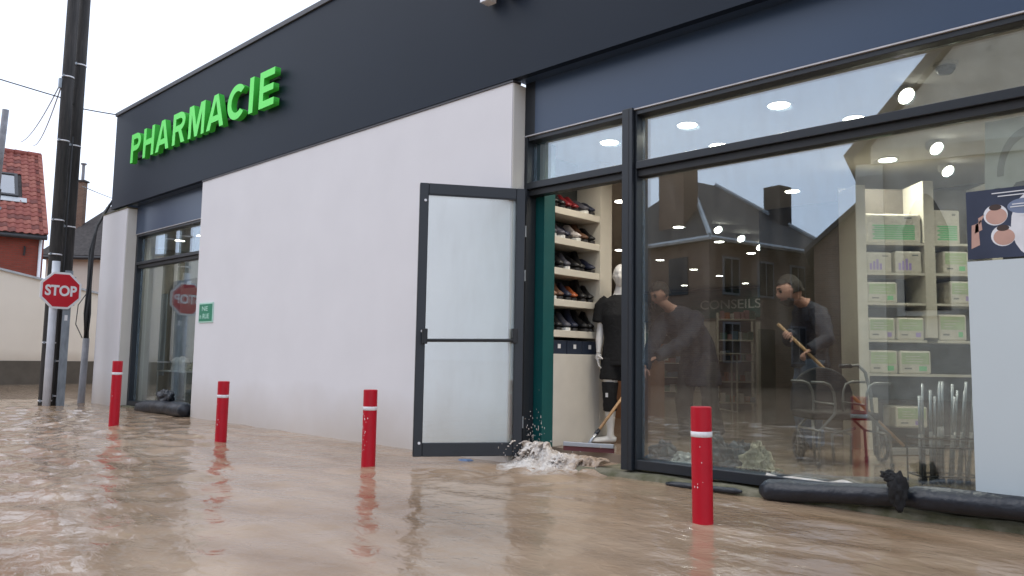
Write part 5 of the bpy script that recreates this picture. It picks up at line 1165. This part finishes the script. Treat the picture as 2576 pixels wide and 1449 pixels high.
# ================================================================== FLOOD BARRIERS, debris, splash
def roll(name, pts, r, seed, label, knots=()):
    from mathutils import noise
    n = 90; vs = []; fs = []; k_ = 18
    P_ = [V(p) for p in pts]; L_ = [(P_[i+1]-P_[i]).length for i in range(len(P_)-1)]; tot = sum(L_)
    def at_(t):
        d = t*tot
        for i, l in enumerate(L_):
            if d <= l or i == len(L_)-1: return P_[i].lerp(P_[i+1], d/l)
            d -= l
    ax = (P_[-1]-P_[0]).normalized(); sd_ = ax.cross(V((0,0,1))).normalized()
    for i in range(n+1):
        t = i/n; c = at_(t); rr = r*(1+.05*math.sin(t*19+seed)); e_ = min(t, 1-t)*tot
        rr *= min(1, .45+e_/.05*.55) if e_ < .05 else 1
        for kt in knots: rr *= 1-.25*math.exp(-((t-kt)*tot/.05)**2)
        for k in range(k_):
            a = 2*math.pi*k/k_; q = 1+.10*noise.noise(V((t*tot*3, math.cos(a)*2, math.sin(a)*2+seed)))+.05*noise.noise(V((t*tot*11, math.cos(a)*3, math.sin(a)*3)))
            vs.append(c+sd_*math.cos(a)*rr*q*1.05+V((0,0,math.sin(a)*rr*q*.95)))
    for i in range(n):
        for k in range(k_): fs.append((i*k_+k, i*k_+(k+1) % k_, (i+1)*k_+(k+1) % k_, (i+1)*k_+k))
    fs += [tuple(range(k_)), tuple(range(len(vs)-1, len(vs)-1-k_, -1))]
    m_ = MB(); m_.add(vs, fs); return tag(m_.build(name, M_black, None, smooth=True), label, 'flood tube')
roll('flood_tube', [(-2.43, 5.02, .055), (-1.9, 5.01, .10), (-1.5, 5.0, .132), (-.9, 4.99, .148), (.6, 4.99, .15)], .072, 1, 'long black flood tube along the foot of the right shop window', knots=(.30,))
roll('flood_tube', [(-3.15, 4.985, .012), (-2.8, 4.985, .02), (-2.55, 4.98, .03)], .022, 3, 'short thin black tube end below the shop window behind the bollard')
roll('flood_tube', [(-12.85, 4.96, .03), (-12.2, 4.95, .08), (-11.02, 4.90, .10)], .115, 5, 'black flood bag lying before the left window')
crumple('tied_bag_end', (-11.95, 4.97, .10), .12, M_black, 8, (1.5,.6,.9), .5, 'peaked tied end of the black flood bag before the left window', 'bag', flat=False)
kn = empty('tied_bag_neck', (-1.53, 4.9, .2), 'black tied bag neck sticking up over the long flood tube', 'bag')
def kpart(nm_, c, r, s_, seed):
    o = crumple(nm_, c, r, M_blackcloth, seed, s_, .45, flat=False); o.parent = kn; o.location = -V(ORG[kn.name]); return o
kpart('knot', (-1.545, 4.905, .19), .04, (1.2,.8,.9), 21); kpart('tail', (-1.52, 4.885, .05), .048, (.9,.5,1.9), 22); kpart('tip', (-1.58, 4.91, .225), .028, (1.3,.8,.8), 23)
DB = [((-3.42,5.40),.085,M_gbag,(1.5,.7,.7),'dark wet cloth inside the window foot, nearest the door post'), ((-3.22,5.36),.07,M_bag,(1.3,.7,.5),'crumpled white plastic inside the window foot left of the bollard'), ((-3.02,5.42),.10,M_gbag,(1.3,.7,1.0),'grey wet cloth heap behind the nearest bollard'), ((-3.12,5.50),.075,M_bag,(.8,.7,1.4),'upright white plastic scrap behind the nearest bollard'), ((-2.62,5.36),.085,M_cbag,(1.2,.7,1.0),'knotted cream rag inside the window foot right of the bollard'), ((-2.80,5.42),.10,M_gbag,(1.4,.7,.8),'dark wet bundle beside the knotted cream rag')]
def folded_sheet(name, c, w_, d_, h, m, seed, label, cat, group):
    from mathutils import noise
    n = 34; vs = []; fs = []
    for j in range(n+1):
        for i in range(n+1):
            u, v = i/n-.5, j/n-.5; q = V((u*4+seed*2.7, v*4, seed))
            a = abs(noise.noise(q*1.3)); b = abs(noise.noise(q*2.9)); e = abs(noise.noise(q*6.5)); dome = max(0, 1-(u*u+v*v)*4.2)
            x = w_*(u*(.8+.3*noise.noise(q*.9))+.16*noise.noise(q*1.9+V((9,0,0)))); y = d_*(v*(.8+.3*noise.noise(q*.8+V((3,0,0))))+.16*noise.noise(q*2.1))
            z = h*(dome*(.95-.9*a)+.5*dome*(.5-b)+.22*(.3-e)+.12)
            vs.append((c[0]+x, c[1]+y, c[2]+max(.002, z)))
    for j in range(n):
        for i in range(n): a = j*(n+1)+i; fs.append((a, a+1, a+n+2, a+n+1))
    o = MB().add(vs, fs).build(name, m, None, smooth=False)
    so = o.modifiers.new('cloth', 'SOLIDIFY'); so.thickness = .004; so.offset = 0
    return tag(o, label, cat, group)
for i, ((x, y), r, m, s_, l) in enumerate(DB): folded_sheet('wet_rag', (x, y, FL), r*4.2*s_[0]/1.3, r*2.2, r*2.1*s_[2], m, 30+i, l, 'rag', 'rags piled inside the window foot')
fm_ = mat('foam', (.42,.35,.29), .35, col2=(.68,.66,.64), scale=14, bump=.6, bscale=40)
fs_ = MB(); rnd = random.Random(9)
# foam scum along the glass foot on the ledge
from mathutils import noise as NZ
def strip(x0, x1, y0, z0, wdt, hh, n):
    vs = []; fs = []
    for i in range(n+1):
        x = x0+(x1-x0)*i/n; h = hh*max(0, NZ.noise(V((x*7, 3, 1)))+.25); vs += [(x, y0-wdt*.5, z0), (x, y0-wdt*.2, z0+h), (x, y0+wdt*.25, z0+h*.9), (x, y0+wdt*.5, z0)]
    for i in range(n):
        for k in range(3): a = i*4+k; fs.append((a, a+4, a+5, a+1))
    return MB().add(vs, fs)
tag(strip(-2.45, -.95, 5.155, .138, .05, .035, 90).build('foam_line', fm_, None, smooth=True), 'pale foam and scum along the foot of the shop glass', kind='stuff')
# splash pouring out of the doorway
def splash():
    nx, ny = 96, 72; x0, x1, y0, y1 = -4.95, -3.60, 4.55, 5.40; vs = []; fs = []
    for j in range(ny+1):
        for i in range(nx+1):
            x = x0+(x1-x0)*i/nx; y = y0+(y1-y0)*j/ny
            e_ = min((x-x0)/.2, (x1-x)/.25, (y-y0)/.25, 1); e_ = max(0, min(1, e_))
            pk = .05*math.exp(-((x+4.52)/.17)**2-((y-5.10)/.16)**2)+.05*math.exp(-((x+4.30)/.28)**2-((y-5.05)/.15)**2)
            fl = .055*(1/(1+math.exp(-(y-5.02)/.03)))
            r1 = NZ.noise(V((x*9, y*9, 1.3))); r2 = abs(NZ.noise(V((x*22, y*22, 4)))); r3 = abs(NZ.noise(V((x*45, y*45, 7))))
            foam = math.exp(-((x+4.42)/.40)**2-((y-4.92)/.22)**2)
            z = -.03+e_*(.025+pk*(1+1.3*r1-1.2*r2+.5*r3)+fl+foam*(.022+.03*r1-.03*r2+.012*r3))
            vs.append((x+.02*r1*foam, y+.02*r2*foam, z))
    for j in range(ny):
        for i in range(nx): a = j*(nx+1)+i; fs.append((a, a+1, a+nx+2, a+nx+1))
    rn = random.Random(12); bm = bmesh.new()
    mb2 = MB().add(vs, fs); 
    vv = [bm.verts.new(v) for v in mb2.v]
    for f in mb2.f: bm.faces.new([vv[q] for q in f])
    ob = None
    blobs = bmesh.new()
    for i in range(230):
        x0_ = rn.choice([rn.gauss(-4.52, .08), rn.gauss(-4.40, .14), rn.gauss(-4.22, .2)]); vx = rn.gauss(-.10, .22); vy = -rn.uniform(.25, 1.0); vz = rn.uniform(.2, 1.15)*(1.3 if x0_ < -4.45 else .55)
        r0_ = rn.uniform(.007, .020); T_ = rn.uniform(.12, .40); y0_ = 5.16+rn.gauss(0, .03)
        for q in range(14):
            t = T_*q/13; p = V((x0_+vx*t+.006*math.sin(q+i), y0_+vy*t, .09+vz*t-4.9*t*t)); rr = r0_*(1.2-.065*q)*rn.uniform(.85, 1.15)
            if p.z < -.01: break
            bmesh.ops.create_icosphere(blobs, subdivisions=1, radius=1, matrix=Matrix.Translation(p) @ Matrix.Diagonal((rr*1.5, rr*1.5, rr*.9, 1)))
    bme = bpy.data.meshes.new('splash_blobs'); blobs.to_mesh(bme); blobs.free()
    ob = bpy.data.objects.new('splash_blobs', bme); COL.objects.link(ob)
    rm = ob.modifiers.new('r', 'REMESH'); rm.mode = 'VOXEL'; rm.voxel_size = .0055
    sm = ob.modifiers.new('s', 'SMOOTH'); sm.iterations = 3
    dg = bpy.context.evaluated_depsgraph_get(); dg.update(); bo = bpy.data.meshes.new_from_object(ob.evaluated_get(dg)); bpy.data.objects.remove(ob)
    bm.from_mesh(bo); out = bpy.data.meshes.new('splashing_water'); bm.to_mesh(out); bm.free()
    o = link('splashing_water', out, splash_mat, None, smooth=True)
    tag(o, 'white splashing water pouring out over the threshold', kind='stuff')
    d = MB(); rn = random.Random(3)
    ico = bmesh.new(); bmesh.ops.create_icosphere(ico, subdivisions=1, radius=1); iv = [v.co.copy() for v in ico.verts]; ic = [[v.index for v in f.verts] for f in ico.faces]; ico.free()
    for i in range(230):
        if i < 110: x, y, z = -4.57+rn.gauss(0, .05), 5.13+rn.gauss(0, .04), .1+abs(rn.gauss(0, .15)); r = rn.uniform(.0015, .004)
        else: x, y = -4.42+rn.gauss(0, .22), 4.98+rn.gauss(0, .12); z = .03+abs(rn.gauss(0, .06)); r = rn.uniform(.002, .005)
        st_ = rn.uniform(1, 4); d.add([(x+v.x*r, y+v.y*r, z+v.z*r*st_) for v in iv], ic)
    tag(d.build('splash_droplets', fm_, None, smooth=True), 'droplets thrown up by the splash in the doorway', kind='stuff')
def mk_splash():
    m = bpy.data.materials.new('splash foam'); m.use_nodes = True; t = m.node_tree; b = t.nodes['Principled BSDF']; b.inputs['Roughness'].default_value = .18; b.inputs['IOR'].default_value = 1.33
    ge = t.nodes.new('ShaderNodeNewGeometry'); ns = t.nodes.new('ShaderNodeTexNoise'); ns.inputs['Scale'].default_value = 10; ns.inputs['Detail'].default_value = 8; ns.inputs['Distortion'].default_value = 1.5
    t.links.new(ge.outputs['Position'], ns.inputs['Vector'])
    vd = t.nodes.new('ShaderNodeVectorMath'); vd.operation = 'DISTANCE'; vd.inputs[1].default_value = (-4.40, 4.93, .03); t.links.new(ge.outputs['Position'], vd.inputs[0])
    mr = t.nodes.new('ShaderNodeMapRange'); mr.inputs['From Min'].default_value = .15; mr.inputs['From Max'].default_value = .62; mr.inputs['To Min'].default_value = .30; mr.inputs['To Max'].default_value = -.28; t.links.new(vd.outputs['Value'], mr.inputs['Value'])
    ad = t.nodes.new('ShaderNodeMath'); ad.operation = 'ADD'; t.links.new(ns.outputs['Fac'], ad.inputs[0]); t.links.new(mr.outputs[0], ad.inputs[1])
    rp = t.nodes.new('ShaderNodeValToRGB'); rp.color_ramp.elements[0].position = .42; rp.color_ramp.elements[0].color = (.36,.27,.20,1); rp.color_ramp.elements[1].position = .85; rp.color_ramp.elements[1].color = (.66,.62,.58,1)
    t.links.new(ad.outputs[0], rp.inputs['Fac']); t.links.new(rp.outputs[0], b.inputs['Base Color'])
    n2 = t.nodes.new('ShaderNodeTexNoise'); n2.inputs['Scale'].default_value = 26; n2.inputs['Detail'].default_value = 5; t.links.new(ge.outputs['Position'], n2.inputs['Vector'])
    bp = t.nodes.new('ShaderNodeBump'); bp.inputs['Strength'].default_value = .6; bp.inputs['Distance'].default_value = .03; t.links.new(n2.outputs['Fac'], bp.inputs['Height']); t.links.new(bp.outputs[0], b.inputs['Normal'])
    return m
splash_mat = mk_splash(); splash()
tag(crumple('floating_scrap', (-5.05, 4.75, -.012), .05, mat('blue plastic', (.12,.22,.42), .4), 50, (1.5,1,.4), .4), 'small scrap of blue plastic floating left of the threshold', 'scrap')
